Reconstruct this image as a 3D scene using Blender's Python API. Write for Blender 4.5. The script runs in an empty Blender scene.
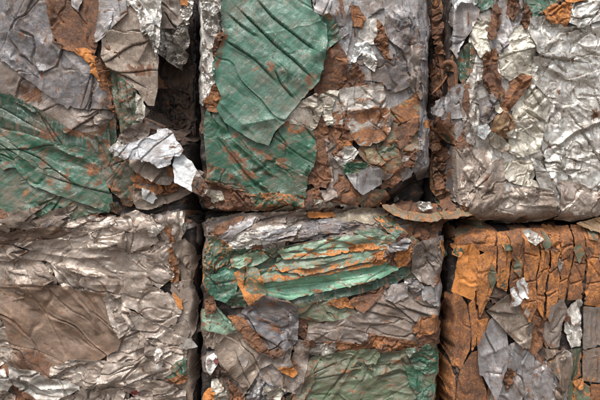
import bpy, math, random
import numpy as np

# ------------------------------------------------------------------ camera, sky, sun, exposure
S = 1.0 / 300.0                 # metres per traced unit
ZC = 0.80                       # height of the picture centre above the ground
DIST = 1.9
C = bpy.context.scene.collection
scn = bpy.context.scene
cam_d = bpy.data.cameras.new('camera')
cam_d.sensor_width = 36.0
cam_d.lens = 36.0 * DIST / 2.0
cam_d.clip_start = 0.05
cam_d.clip_end = 200.0
cam = bpy.data.objects.new('camera', cam_d)
C.objects.link(cam)
cam.location = (0.0, -DIST, ZC)
cam.rotation_euler = (math.radians(90), 0, 0)
scn.camera = cam

SUN_EL, SUN_AZ = 60.0, 205.0    # azimuth clockwise from +Y: the sun stands in front of the stack, a little to one side
w = bpy.data.worlds.new('World')
scn.world = w
w.use_nodes = True
nt = w.node_tree
nt.nodes.clear()
sky = nt.nodes.new('ShaderNodeTexSky')
sky.sky_type = 'NISHITA'
sky.sun_disc = False
sky.sun_elevation = math.radians(SUN_EL)
sky.sun_rotation = math.radians(SUN_AZ)
sky.air_density = 1.0
sky.dust_density = 4.0
sky.ozone_density = 1.0
hs = nt.nodes.new('ShaderNodeHueSaturation')      # an overcast sky: the same dome with its blue greyed out
hs.inputs['Saturation'].default_value = 0.48
bg = nt.nodes.new('ShaderNodeBackground')
bg.inputs['Strength'].default_value = 0.128
wo = nt.nodes.new('ShaderNodeOutputWorld')
nt.links.new(sky.outputs[0], hs.inputs['Color'])
nt.links.new(hs.outputs[0], bg.inputs['Color'])
nt.links.new(bg.outputs[0], wo.inputs['Surface'])
sl = bpy.data.lights.new('sun', 'SUN')
sl.energy = 1.3
sl.angle = math.radians(12)
sl.color = (1.0, 0.98, 0.95)
sun = bpy.data.objects.new('sun', sl)
C.objects.link(sun)
sun.location = (-1, -4, 6)
sun.rotation_euler = (math.radians(90 - SUN_EL), 0, math.radians(180 - SUN_AZ + 180) + math.pi)
# a lamp looks along its -Z: tilt from straight down, then turn so that it comes from the sky's azimuth
sun.rotation_euler = (math.radians(90 - SUN_EL), 0, math.radians(180 - SUN_AZ) )
from mathutils import Vector
_a = math.radians(SUN_AZ); _e = math.radians(SUN_EL)
_dir = Vector((math.sin(_a) * math.cos(_e), math.cos(_a) * math.cos(_e), math.sin(_e)))
sun.rotation_euler = _dir.to_track_quat('Z', 'Y').to_euler()
scn.view_settings.view_transform = 'Standard'
scn.view_settings.look = 'None'
scn.view_settings.exposure = 1.08
scn.view_settings.gamma = 1.0
scn.view_settings.use_curve_mapping = False
scn.cycles.max_bounces = 6

# ------------------------------------------------------------------ materials
def s2l(c):
    return tuple(((x / 255.0) / 12.92 if x / 255.0 <= 0.04045 else ((x / 255.0 + 0.055) / 1.055) ** 2.4) for x in c)

class NT:
    def __init__(self, m):
        m.use_nodes = True
        self.t = m.node_tree
        self.t.nodes.clear()
    def n(self, typ, **kw):
        o = self.t.nodes.new(typ)
        for k, v in kw.items():
            setattr(o, k, v)
        return o
    def put(self, sock, v):
        if isinstance(v, bpy.types.NodeSocket):
            self.t.links.new(v, sock)
        elif v is not None:
            sock.default_value = v
    def math(self, op, a, b=None, c=None, clamp=False):
        o = self.n('ShaderNodeMath', operation=op, use_clamp=clamp)
        self.put(o.inputs[0], a); self.put(o.inputs[1], b)
        if c is not None: self.put(o.inputs[2], c)
        return o.outputs[0]
    def vmath(self, op, a, b):
        o = self.n('ShaderNodeVectorMath', operation=op)
        self.put(o.inputs[0], a)
        self.put(o.inputs['Scale'] if op == 'SCALE' else o.inputs[1], b)
        return o.outputs[0]
    def mix(self, f, a, b, blend='MIX'):
        o = self.n('ShaderNodeMix', data_type='RGBA', blend_type=blend)
        self.put(o.inputs[0], f); self.put(o.inputs[6], a); self.put(o.inputs[7], b)
        return o.outputs[2]
    def fmix(self, f, a, b):
        o = self.n('ShaderNodeMix', data_type='FLOAT')
        self.put(o.inputs[0], f); self.put(o.inputs[2], a); self.put(o.inputs[3], b)
        return o.outputs[0]
    def noise(self, v, scale, detail=4, rough=0.55, dist=0.0):
        o = self.n('ShaderNodeTexNoise')
        self.put(o.inputs['Vector'], v)
        o.inputs['Scale'].default_value = scale
        o.inputs['Detail'].default_value = detail
        o.inputs['Roughness'].default_value = rough
        o.inputs['Distortion'].default_value = dist
        return o.outputs[0]
    def step(self, x, lo, hi):
        o = self.n('ShaderNodeMapRange', interpolation_type='SMOOTHSTEP')
        self.put(o.inputs[0], x); self.put(o.inputs[1], lo); self.put(o.inputs[2], hi)
        return o.outputs[0]
    def attr(self, name, typ='GEOMETRY'):
        return self.n('ShaderNodeAttribute', attribute_name=name, attribute_type=typ).outputs['Fac']
    def ramp(self, f, stops):
        o = self.n('ShaderNodeValToRGB')
        el = o.color_ramp.elements
        while len(el) < len(stops): el.new(0.5)
        for e, (p, c) in zip(el, stops):
            e.position = p; e.color = (*c, 1)
        self.put(o.inputs[0], f)
        return o.outputs[0]

def make_mat(name, metallic, rough, scratch, fade, bump, rustbase=0.0, brush=0.0):
    m = bpy.data.materials.new(name)
    g = NT(m)
    info = g.n('ShaderNodeObjectInfo')
    tc = g.n('ShaderNodeTexCoord').outputs['Object']
    off = g.n('ShaderNodeCombineXYZ')
    for i, k in enumerate((37.0, 91.0, 53.0)):
        g.put(off.inputs[i], g.math('MULTIPLY', info.outputs['Random'], k))
    P = g.vmath('ADD', tc, off.outputs[0])
    ang = g.attr('grain', 'OBJECT')
    rot = g.n('ShaderNodeVectorRotate', rotation_type='Y_AXIS')
    g.put(rot.inputs['Vector'], P); g.put(rot.inputs['Angle'], ang)
    Q = rot.outputs[0]
    Ls = g.vmath('MULTIPLY', Q, (0.07, 1.0, 1.0))       # long along the grain of the sheet
    nL = g.noise(P, 7.0, 3, 0.5)
    nM = g.noise(P, 26.0, 6, 0.62, 0.4)
    nF = g.noise(P, 150.0, 5, 0.6)
    nR = g.noise(g.vmath('MULTIPLY', Q, (0.4, 1, 1)), 66.0, 7, 0.7, 0.5)
    nS = g.noise(Ls, 210.0, 4, 0.6)
    nS2 = g.noise(g.vmath('MULTIPLY', Q, (0.2, 1, 1)), 70.0, 5, 0.65)
    patch = g.attr('patch'); ridge = g.attr('ridge'); edge = g.attr('edge')
    rust = g.attr('rust', 'OBJECT'); dirt = g.attr('dirt', 'OBJECT'); wear = g.attr('wear', 'OBJECT')
    base = info.outputs['Color']
    # tint drift over the sheet
    c = g.mix(g.math('MULTIPLY', g.step(nL, 0.3, 0.7), 0.55), base, g.mix(1.0, base, (0.62, 0.66, 0.68, 1), 'MULTIPLY'))
    c = g.mix(g.math('MULTIPLY', g.step(nM, 0.35, 0.75), 0.45), c, g.mix(1.0, c, (0.66, 0.63, 0.6, 1), 'MULTIPLY'))
    chalk = g.mix(0.5, base, (0.5, 0.52, 0.5, 1))
    c = g.mix(g.math('MULTIPLY', g.step(nS2, 0.5, 0.72), fade), c, chalk)
    fine = g.math('ADD', g.math('MULTIPLY', g.noise(P, 330.0, 4, 0.7), 0.5), g.math('MULTIPLY', nS2, 0.5))
    c = g.mix(g.math('MULTIPLY', g.step(fine, 0.56, 0.40), 0.55), c, g.mix(1.0, c, (0.50, 0.47, 0.45, 1), 'MULTIPLY'))
    c = g.mix(g.math('MULTIPLY', g.step(fine, 0.54, 0.68), 0.35), c, g.mix(0.6, c, (0.55, 0.53, 0.50, 1)))
    # scratches down to bright metal
    sc = g.math('ADD', nS, g.math('MULTIPLY', ridge, 0.08))
    sc = g.math('ADD', sc, g.math('MULTIPLY', g.math('SUBTRACT', nM, 0.5), 0.5))
    sc = g.math('MULTIPLY', g.step(sc, 0.66, 0.74), g.math('MULTIPLY', wear, scratch))
    c = g.mix(sc, c, (0.50, 0.49, 0.47, 1))
    # grime film
    dn = g.math('ADD', g.math('MULTIPLY', nM, 0.6), g.math('MULTIPLY', nL, 0.4))
    dm = g.step(g.math('ADD', dn, g.math('MULTIPLY', dirt, 0.5)), 0.52, 0.9)
    dm = g.math('MULTIPLY', dm, g.math('MULTIPLY_ADD', nF, 0.8, 0.45), clamp=True)
    dcol = g.mix(g.step(nR, 0.35, 0.65), (0.10, 0.068, 0.048, 1), (0.20, 0.14, 0.10, 1))
    c = g.mix(dm, c, dcol)
    # dark specks and smears
    sm = g.math('MULTIPLY', g.step(nS2, 0.60, 0.70), g.step(nF, 0.42, 0.6))
    c = g.mix(g.math('MULTIPLY', sm, 0.5), c, (0.035, 0.03, 0.028, 1))
    # rust
    r = g.math('ADD', g.math('MULTIPLY', g.step(nR, 0.2, 0.8), 0.55), g.math('MULTIPLY', g.step(nS2, 0.2, 0.8), 0.5))
    r = g.math('ADD', r, g.math('MULTIPLY_ADD', rust, 0.42, rustbase))
    r = g.math('ADD', r, g.math('MULTIPLY', patch, 0.34))
    r = g.math('ADD', r, g.math('MULTIPLY', g.math('ADD', ridge, g.math('MULTIPLY', edge, 0.6)), g.math('MULTIPLY_ADD', rust, 0.45, 0.03)))
    rm = g.step(r, 0.76, 0.84)
    rt = g.math('ADD', g.math('MULTIPLY', nF, 0.5), g.math('MULTIPLY', nM, 0.5))
    rt = g.math('ADD', rt, g.math('MULTIPLY', g.math('SUBTRACT', g.attr('orange', 'OBJECT'), 0.35), 0.36))
    rcol = g.ramp(rt, [(0.30, (0.035, 0.02, 0.015)), (0.46, (0.105, 0.052, 0.03)), (0.58, (0.20, 0.085, 0.036)), (0.72, (0.46, 0.18, 0.045))])
    c = g.mix(g.math('MULTIPLY', g.step(r, 0.60, 0.77), 0.45), c, (0.13, 0.075, 0.045, 1))
    c = g.mix(rm, c, rcol)
    met = g.math('MULTIPLY', g.math('SUBTRACT', 1.0, rm), g.math('SUBTRACT', 1.0, g.math('MULTIPLY', dm, 0.85)))
    met = g.math('MULTIPLY', met, g.math('MAXIMUM', sc, metallic))
    ro = g.math('MULTIPLY_ADD', nM, 0.3, rough - 0.15)
    ro = g.math('ADD', ro, g.math('MULTIPLY', dm, 0.18))
    ro = g.fmix(rm, ro, 0.85)
    # relief: fine creases where the sheet was crushed
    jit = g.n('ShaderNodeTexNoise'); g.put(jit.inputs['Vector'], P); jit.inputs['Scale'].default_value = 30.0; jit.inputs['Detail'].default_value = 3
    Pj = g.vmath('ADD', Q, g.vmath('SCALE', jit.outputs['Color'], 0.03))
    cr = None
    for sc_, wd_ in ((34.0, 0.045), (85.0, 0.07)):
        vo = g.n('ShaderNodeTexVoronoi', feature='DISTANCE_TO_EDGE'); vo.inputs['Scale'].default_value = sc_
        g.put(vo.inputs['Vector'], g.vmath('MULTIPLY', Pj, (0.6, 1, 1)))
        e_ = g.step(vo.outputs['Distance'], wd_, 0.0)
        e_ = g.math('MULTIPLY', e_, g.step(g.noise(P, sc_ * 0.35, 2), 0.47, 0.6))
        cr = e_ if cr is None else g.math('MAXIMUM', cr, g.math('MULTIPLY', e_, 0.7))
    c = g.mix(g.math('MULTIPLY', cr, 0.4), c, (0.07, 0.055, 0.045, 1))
    h = g.math('ADD', g.math('MULTIPLY', nF, 0.6), g.math('MULTIPLY', nM, 0.35))
    h = g.math('ADD', h, g.math('MULTIPLY', nS, 0.25 + brush))
    h = g.math('ADD', h, g.math('MULTIPLY', rm, 0.35))
    h = g.math('SUBTRACT', h, g.math('MULTIPLY', cr, 0.55))
    bp = g.n('ShaderNodeBump')
    bp.inputs['Strength'].default_value = bump
    bp.inputs['Distance'].default_value = 0.004
    g.put(bp.inputs['Height'], h)
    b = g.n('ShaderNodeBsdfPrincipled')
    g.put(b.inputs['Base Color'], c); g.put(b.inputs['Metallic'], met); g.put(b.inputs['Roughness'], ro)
    g.put(b.inputs['Normal'], bp.outputs[0])
    b.inputs['Specular IOR Level'].default_value = 0.45
    o = g.n('ShaderNodeOutputMaterial')
    g.t.links.new(b.outputs[0], o.inputs[0])
    return m

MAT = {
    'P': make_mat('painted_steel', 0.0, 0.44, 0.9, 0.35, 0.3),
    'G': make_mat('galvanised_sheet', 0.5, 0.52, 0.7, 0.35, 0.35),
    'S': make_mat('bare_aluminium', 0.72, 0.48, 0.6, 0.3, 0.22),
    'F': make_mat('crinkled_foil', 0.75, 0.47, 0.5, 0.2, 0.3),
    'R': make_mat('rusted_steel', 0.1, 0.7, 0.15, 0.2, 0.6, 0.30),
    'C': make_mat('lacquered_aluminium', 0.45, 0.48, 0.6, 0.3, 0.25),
    'D': make_mat('shade_dark_metal', 0.1, 0.75, 0.2, 0.05, 0.6, 0.05),  # for cores and recess sheets whose colour holds the shade of the gaps
}
COL = {k: (*s2l(v), 1.0) for k, v in {
    'greenL': (66, 110, 90), 'green': (42, 88, 65), 'greenD': (34, 72, 53), 'greenO': (92, 108, 82), 'greenP': (140, 172, 146),
    'olive': (128, 118, 84), 'grey': (160, 158, 158), 'greyD': (122, 120, 122), 'greyB': (150, 140, 132), 'silver': (214, 209, 200),
    'white': (226, 228, 226), 'taupe': (142, 128, 114), 'brown': (120, 92, 74), 'rust': (140, 86, 54), 'rustD': (84, 54, 42),
    'rustP': (124, 84, 70), 'orange': (196, 116, 48), 'cream': (208, 201, 184), 'tan': (172, 140, 100), 'dark': (33, 28, 27),  # 'dark' is set near black to paint in the shade of gaps
    'bsilver': (194, 180, 167), 'lightgrey': (168, 170, 172), 'sgrey': (186, 182, 182), 'tanbrown': (166, 130, 102), 'beam': (112, 160, 130), 'red': (124, 50, 50), 'board': (170, 160, 140)}.items()}

# ------------------------------------------------------------------ crumple noise and height map
RES = 1.5
U0, V0, U1, V1 = -70, -60, 670, 470
NU, NV = int((U1 - U0) * RES) + 1, int((V1 - V0) * RES) + 1
GU = U0 + np.arange(NU) / RES
GV = V0 + np.arange(NV) / RES

def hsh(i, j, seed):
    x = (i.astype(np.int64) * 374761393 + j.astype(np.int64) * 668265263 + seed * 1274126177) & 0xFFFFFFFF
    x = ((x ^ (x >> 13)) * 1274126177) & 0xFFFFFFFF
    x = x ^ (x >> 16)
    return (x & 0xFFFFFF) / float(0xFFFFFF) * 2 - 1

def vnoise(x, y, seed):
    i, j = np.floor(x), np.floor(y)
    fx, fy = x - i, y - j
    fx = fx * fx * (3 - 2 * fx); fy = fy * fy * (3 - 2 * fy)
    a, b = hsh(i, j, seed), hsh(i + 1, j, seed)
    c, d = hsh(i, j + 1, seed), hsh(i + 1, j + 1, seed)
    return (a * (1 - fx) + b * fx) * (1 - fy) + (c * (1 - fx) + d * fx) * fy

def facet(x, y, seed):
    """piecewise flat facets with sharp creases, like crumpled sheet"""
    wx = x + 0.45 * vnoise(x * 0.8 + 11, y * 0.8, seed + 5) + 0.07 * vnoise(x * 2.3, y * 2.3 + 7, seed + 6)
    wy = y + 0.45 * vnoise(x * 0.8, y * 0.8 + 31, seed + 7) + 0.07 * vnoise(x * 2.3 + 3, y * 2.3, seed + 8)
    s = (wx + wy) * 0.36602540378
    x2, y2 = wx + s, wy + s
    i, j = np.floor(x2), np.floor(y2)
    fx, fy = x2 - i, y2 - j
    up = fx > fy
    h00, h11 = hsh(i, j, seed), hsh(i + 1, j + 1, seed)
    hm = np.where(up, hsh(i + 1, j, seed), hsh(i, j + 1, seed))
    mx, mn = np.maximum(fx, fy), np.minimum(fx, fy)
    return h00 * (1 - mx) + hm * (mx - mn) + h11 * mn

def crumple(u, v, cell, seed, ang=0.0, st=1.0):
    ca, sa = math.cos(ang), math.sin(ang)
    x, y = (u * ca + v * sa) / (cell * st), (-u * sa + v * ca) / cell
    h = facet(x, y, seed)
    k = 0.42
    for o in range(1, 4):
        a = 1.1 * o
        x, y = 2.07 * (x * math.cos(a) * 1.0 + y * math.sin(a) * 1.0) + 3.3, 2.07 * (-x * math.sin(a) + y * math.cos(a)) + 1.7
        h = h + k * facet(x, y, seed + 17 * o)
        k *= 0.5
    return h

def creases(u, v, cell, seed, ang, st, density):
    """buckled panels: sharp grooves along some of the borders between cells, small laps between neighbours"""
    ca, sa = math.cos(ang), math.sin(ang)
    x, y = (u * ca + v * sa) / (cell * st), (-u * sa + v * ca) / cell
    wx = x + 0.35 * vnoise(x * 1.3, y * 1.3, seed + 1) + 0.13 * vnoise(x * 3.7, y * 3.7, seed + 2)
    wy = y + 0.35 * vnoise(x * 1.3 + 5, y * 1.3, seed + 3) + 0.13 * vnoise(x * 3.7, y * 3.7 + 5, seed + 4)
    i0, j0 = np.floor(wx), np.floor(wy)
    f1 = np.full(u.shape, 9.0); f2 = np.full(u.shape, 9.0); c1 = np.zeros(u.shape); c2 = np.zeros(u.shape)
    for di in (-1, 0, 1):
        for dj in (-1, 0, 1):
            i, j = i0 + di, j0 + dj
            px, py = i + 0.5 + 0.48 * hsh(i, j, seed + 11), j + 0.5 + 0.48 * hsh(i, j, seed + 12)
            d = np.hypot((px - wx) * (1 + 0.0 * st), py - wy)
            c = hsh(i, j, seed + 13)
            a = d < f1
            f2 = np.where(a, f1, np.minimum(f2, d)); c2 = np.where(a, c1, np.where(d < f2 + 1e-12, c, c2))
            f1 = np.where(a, d, f1); c1 = np.where(a, c, c1)
    d = (f2 - f1) * cell * 0.6
    b = np.abs(np.sin((c1 + c2) * 57.0))
    on = np.clip((b - (1 - density)) * 4, 0, 1)
    return -1.0 * on * np.clip(1 - d / 1.8, 0, 1) + 0.25 * on * np.exp(-((d - 2.2) / 1.5) ** 2) + 0.45 * c1 * np.clip(d / 1.2, 0, 1)

def blur(a, r):
    r = int(round(r * RES))
    if r < 1: return a
    for _ in range(2):
        for ax in (0, 1):
            p = np.concatenate([np.repeat(np.take(a, [0], ax), r + 1, ax), a, np.repeat(np.take(a, [-1], ax), r, ax)], ax)
            cs = np.cumsum(p, ax)
            n = a.shape[ax]
            a = (np.take(cs, range(2 * r + 1, 2 * r + 1 + n), ax) - np.take(cs, range(0, n), ax)) / (2 * r + 1)
    return a

def pts(s):
    return np.array([[float(x) for x in p.split(',')] for p in s.split()])

def seg_dist(u, v, P, closed):
    """distance to a polyline, nearest point, signed side, and position along"""
    n = len(P)
    best = np.full(u.shape, 1e9); bx = np.zeros(u.shape); by = np.zeros(u.shape); sd = np.zeros(u.shape); tt = np.zeros(u.shape)
    m = n if closed else n - 1
    L = 0.0
    for i in range(m):
        a, b = P[i], P[(i + 1) % n]
        d = b - a
        l2 = float(d @ d) + 1e-9
        t = np.clip(((u - a[0]) * d[0] + (v - a[1]) * d[1]) / l2, 0, 1)
        x, y = a[0] + t * d[0], a[1] + t * d[1]
        q = (u - x) ** 2 + (v - y) ** 2
        k = q < best
        best = np.where(k, q, best); bx = np.where(k, x, bx); by = np.where(k, y, by)
        if not closed:
            sd = np.where(k, np.sign(d[0] * (v - a[1]) - d[1] * (u - a[0])), sd)
            tt = np.where(k, L + t * math.sqrt(l2), tt)
        L += math.sqrt(l2)
    return np.sqrt(best), bx, by, sd, tt / max(L, 1e-6)

def inside(u, v, P):
    r = np.zeros(u.shape, bool)
    n = len(P)
    for i in range(n):
        a, b = P[i], P[(i + 1) % n]
        if a[1] == b[1]: continue
        c = ((a[1] > v) != (b[1] > v)) & (u < (b[0] - a[0]) * (v - a[1]) / (b[1] - a[1]) + a[0])
        r ^= c
    return r

def grown(P, e):
    """outline moved outwards by e"""
    a = np.roll(P, 1, 0); b = np.roll(P, -1, 0)
    t = b - a
    n = np.stack([t[:, 1], -t[:, 0]], 1) / (np.hypot(t[:, 0], t[:, 1])[:, None] + 1e-9)
    area = np.sum(P[:, 0] * np.roll(P[:, 1], -1) - np.roll(P[:, 0], -1) * P[:, 1])
    return P + n * (e if area > 0 else -e)

def jagged(P, amp, rng, step=2.2):
    out = []
    n = len(P)
    for i in range(n):
        a, b = P[i], P[(i + 1) % n]
        d = b - a
        l = math.hypot(*d)
        k = max(1, int(l / step))
        nx, ny = -d[1] / (l + 1e-9), d[0] / (l + 1e-9)
        w0 = rng.uniform(-1, 1)
        for j in range(k):
            t = (j + (rng.uniform(-.3, .3) if j else 0)) / k
            w0 = 0.6 * w0 + rng.uniform(-1, 1) * 0.8
            f = amp * w0 * (0.5 if j == 0 else 0.8)
            if rng.random() < 0.05 and j: f -= (amp * 2.4) * rng.choice((-1, 1, 1))
            out.append((a[0] + d[0] * t + nx * f, a[1] + d[1] * t + ny * f))
    return np.array(out)

def world(u, v, h):
    return np.stack([(u - 300) * S, -h * S, ZC + (200 - v) * S], -1)

def link_mesh(name, co, faces, attrs, mat, parent, smooth=True, label=None, sharp=0):
    """co: world coordinates; the object's own origin sits in the middle of its sheet"""
    c = (co.min(0) + co.max(0)) / 2
    me = bpy.data.meshes.new(name)
    f = np.concatenate([x.ravel() for x in faces]) if isinstance(faces, list) else faces.ravel()
    sizes = np.concatenate([np.full(len(x), x.shape[1]) for x in faces]) if isinstance(faces, list) else np.full(len(faces), faces.shape[1])
    me.vertices.add(len(co)); me.vertices.foreach_set('co', (co - c).astype(np.float32).ravel())
    me.loops.add(len(f)); me.loops.foreach_set('vertex_index', f.astype(np.int32))
    me.polygons.add(len(sizes))
    me.polygons.foreach_set('loop_start', np.concatenate([[0], np.cumsum(sizes)[:-1]]).astype(np.int32))
    me.polygons.foreach_set('use_smooth', np.full(len(sizes), smooth))
    for k, a in attrs.items():
        at = me.attributes.new(k, 'FLOAT', 'POINT')
        at.data.foreach_set('value', np.asarray(a, np.float32))
    me.update(calc_edges=True)
    if sharp: me.set_sharp_from_angle(angle=math.radians(sharp))
    me.materials.append(mat)
    o = bpy.data.objects.new(name, me)
    C.objects.link(o)
    if parent:
        o.parent = parent
        o.location = Vector(c) - parent.location
    else:
        o.location = c
    if label: o['label'] = label
    return o

# ------------------------------------------------------------------ the bales and their cores
def rect_profile(u, v, b, seed):
    x0, y0, x1, y1 = b['rect']
    uu = u + 2.6 * vnoise(u / 16, v / 16, seed) + 1.3 * vnoise(u / 6, v / 6, seed + 1)
    vv = v + 2.6 * vnoise(u / 16 + 9, v / 16, seed + 2) + 1.3 * vnoise(u / 6, v / 6 + 5, seed + 3)
    x1 = x1 + b.get('lean', 0.0) * (v - y0)
    h = 3.0 * vnoise(u / 55, v / 55, seed + 4) + 1.5 * vnoise(u / 25, v / 25, seed + 5) + b.get('out', 0.0)
    ins = np.ones(u.shape, bool)
    for d, (r, drop) in zip((uu - x0, vv - y0, x1 - uu, y1 - vv), b['round']):
        t = np.clip(1 - d / r, 0, 1)
        h = h - drop * (1 - np.sqrt(np.clip(1 - t * t, 0, 1)))
        ins &= d > 0
    for poly, depth, soft in b.get('dents', []):
        P = pts(poly)
        q = inside(u, v, P)
        d = seg_dist(u, v, P, True)[0]
        t = np.clip(np.where(q, d, 0) / soft, 0, 1)
        h = h - depth * t * t * (3 - 2 * t)
    return h, ins

GROUP = 'crushed scrap metal bales stacked in two rows'
BALES = {
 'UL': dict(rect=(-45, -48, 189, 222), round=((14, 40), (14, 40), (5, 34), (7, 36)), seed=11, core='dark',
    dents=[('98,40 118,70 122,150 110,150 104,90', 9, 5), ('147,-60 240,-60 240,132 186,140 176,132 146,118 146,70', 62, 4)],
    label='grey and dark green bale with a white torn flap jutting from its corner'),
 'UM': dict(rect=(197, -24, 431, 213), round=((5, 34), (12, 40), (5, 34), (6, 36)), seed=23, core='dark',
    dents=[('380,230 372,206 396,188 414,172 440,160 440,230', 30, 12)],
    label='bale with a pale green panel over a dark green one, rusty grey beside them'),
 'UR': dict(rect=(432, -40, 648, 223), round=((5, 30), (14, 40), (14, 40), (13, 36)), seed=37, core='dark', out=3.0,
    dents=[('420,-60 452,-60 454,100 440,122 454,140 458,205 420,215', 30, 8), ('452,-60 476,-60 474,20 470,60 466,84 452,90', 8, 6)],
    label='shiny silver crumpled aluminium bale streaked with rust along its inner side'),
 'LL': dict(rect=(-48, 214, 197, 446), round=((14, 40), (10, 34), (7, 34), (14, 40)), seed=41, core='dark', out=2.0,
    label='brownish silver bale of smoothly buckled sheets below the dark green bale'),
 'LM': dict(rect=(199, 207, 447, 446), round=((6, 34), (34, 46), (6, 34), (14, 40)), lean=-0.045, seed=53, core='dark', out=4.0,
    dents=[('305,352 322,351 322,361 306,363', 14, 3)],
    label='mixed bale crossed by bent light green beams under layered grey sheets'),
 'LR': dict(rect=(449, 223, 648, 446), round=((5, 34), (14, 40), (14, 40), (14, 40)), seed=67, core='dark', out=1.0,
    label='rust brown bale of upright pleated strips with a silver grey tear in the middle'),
}
H = np.full((NV, NU), -95.0)
MU, MV = np.meshgrid(GU, GV)
for key, b in BALES.items():
    x0, y0, x1, y1 = b['rect']
    e = bpy.data.objects.new('scrap_bale', None)
    C.objects.link(e)
    e.empty_display_size = 0.1
    e.location = (((x0 + x1) / 2 - 300) * S, 0.42, ZC + (200 - y1) * S)
    e['label'] = b['label']; e['category'] = 'scrap bale'; e['group'] = GROUP
    b['root'] = e
    # core: front height field, closed box behind
    st = 2.5
    us = np.arange(x0 + 1, x1 + 0.1, st); vs = np.arange(y0 + 1, y1 + 0.1, st)
    u, v = np.meshgrid(us, vs)
    u = u.copy()
    h, _ = rect_profile(u, v, b, b['seed'])
    h = h - 3.0 + 2.2 * crumple(u, v, 15, b['seed'] + 90, 0.4, 1.3)
    u = u + b.get('lean', 0.0) * (v - y0) * ((u - x0) / (x1 - x0))
    nv_, nu_ = u.shape
    co = world(u, v, h).reshape(-1, 3)
    idx = np.arange(nv_ * nu_).reshape(nv_, nu_)
    q = np.stack([idx[:-1, :-1], idx[1:, :-1], idx[1:, 1:], idx[:-1, 1:]], -1).reshape(-1, 4)
    per = np.concatenate([idx[0, :], idx[1:, -1], idx[-1, -2::-1], idx[-2:0:-1, 0]])
    n0 = len(co); m = len(per)
    rng = np.random.RandomState(b['seed'])
    rings = [co]; faces = [q]; prev = per
    cxy = np.array([((x0 + x1) / 2 - 300) * S, 0, ZC + (200 - (y0 + y1) / 2) * S])
    for ri, (dep, grow) in enumerate(((80, 0.0), (170, 0.0), (205, 7.0), (250, 8.0))):
        p = co[per].copy()
        p[:, 1] = dep * S
        gx = np.sign(p[:, 0] - cxy[0]) * np.clip(np.abs(p[:, 0] - cxy[0]) / ((x1 - x0) * S / 2) * 3 - 2, 0, 1)
        gz = np.sign(p[:, 2] - cxy[2]) * np.clip(np.abs(p[:, 2] - cxy[2]) / ((y1 - y0) * S / 2) * 3 - 2, 0, 1)
        p[:, 0] += gx * grow * S
        p[:, 2] += gz * min(grow, 3.0) * S * (p[:, 2] > 0.1)
        rings.append(p)
        cur = n0 + ri * m + np.arange(m)
        faces.append(np.stack([prev, np.roll(prev, -1), np.roll(cur, -1), cur], -1))
        prev = cur
    faces.append(prev[::-1].reshape(1, -1))
    call = np.concatenate(rings)
    z = np.zeros(len(call))
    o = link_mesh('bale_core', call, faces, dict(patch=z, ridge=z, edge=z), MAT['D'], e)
    o.color = COL[b['core']]  # near-black, so the shade between bales is part of the core colour
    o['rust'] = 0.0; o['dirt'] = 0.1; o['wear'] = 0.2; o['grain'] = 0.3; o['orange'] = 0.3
    hb, ins = rect_profile(MU, MV, b, b['seed'])
    H = np.where(ins, np.maximum(H, hb), H)

# ------------------------------------------------------------------ one sheet of scrap
KIND = {  # crumple height, facet size, edge jag, rust, dirt, wear, orange
    'P': (1.7, 24, 0.5, 0.30, 0.25, 0.6, 0.5), 'G': (1.8, 19, 0.6, 0.06, 0.35, 0.6, 0.3), 'S': (2.9, 15, 0.5, 0.05, 0.3, 0.8, 0.3),
    'F': (3.2, 8.5, 0.7, 0.02, 0.15, 0.8, 0.3), 'R': (1.5, 14, 0.9, 0.5, 0.2, 0.3, 0.3), 'C': (3.1, 13, 0.5, 0.03, 0.2, 0.6, 0.3),
    'D': (1.6, 14, 0.8, 0.12, 0.35, 0.3, 0.2)}
AMPK = {'P': 1.35, 'G': 1.4, 'S': 1.35, 'F': 1.8, 'R': 1.5, 'C': 1.5, 'D': 1.5}
CREASE = {'P': (0.3, 1.6), 'G': (0.5, 2.2), 'S': (0.7, 3.4), 'F': (0.7, 2.2), 'R': (0.75, 2.6), 'C': (0.75, 3.0), 'D': (0.6, 2.0)}
NAMES = {'P': 'painted_sheet', 'G': 'steel_sheet', 'S': 'aluminium_sheet', 'F': 'foil_sheet', 'R': 'rusty_sheet', 'C': 'lacquered_sheet', 'D': 'dark_sheet'}
count = [0]
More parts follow.
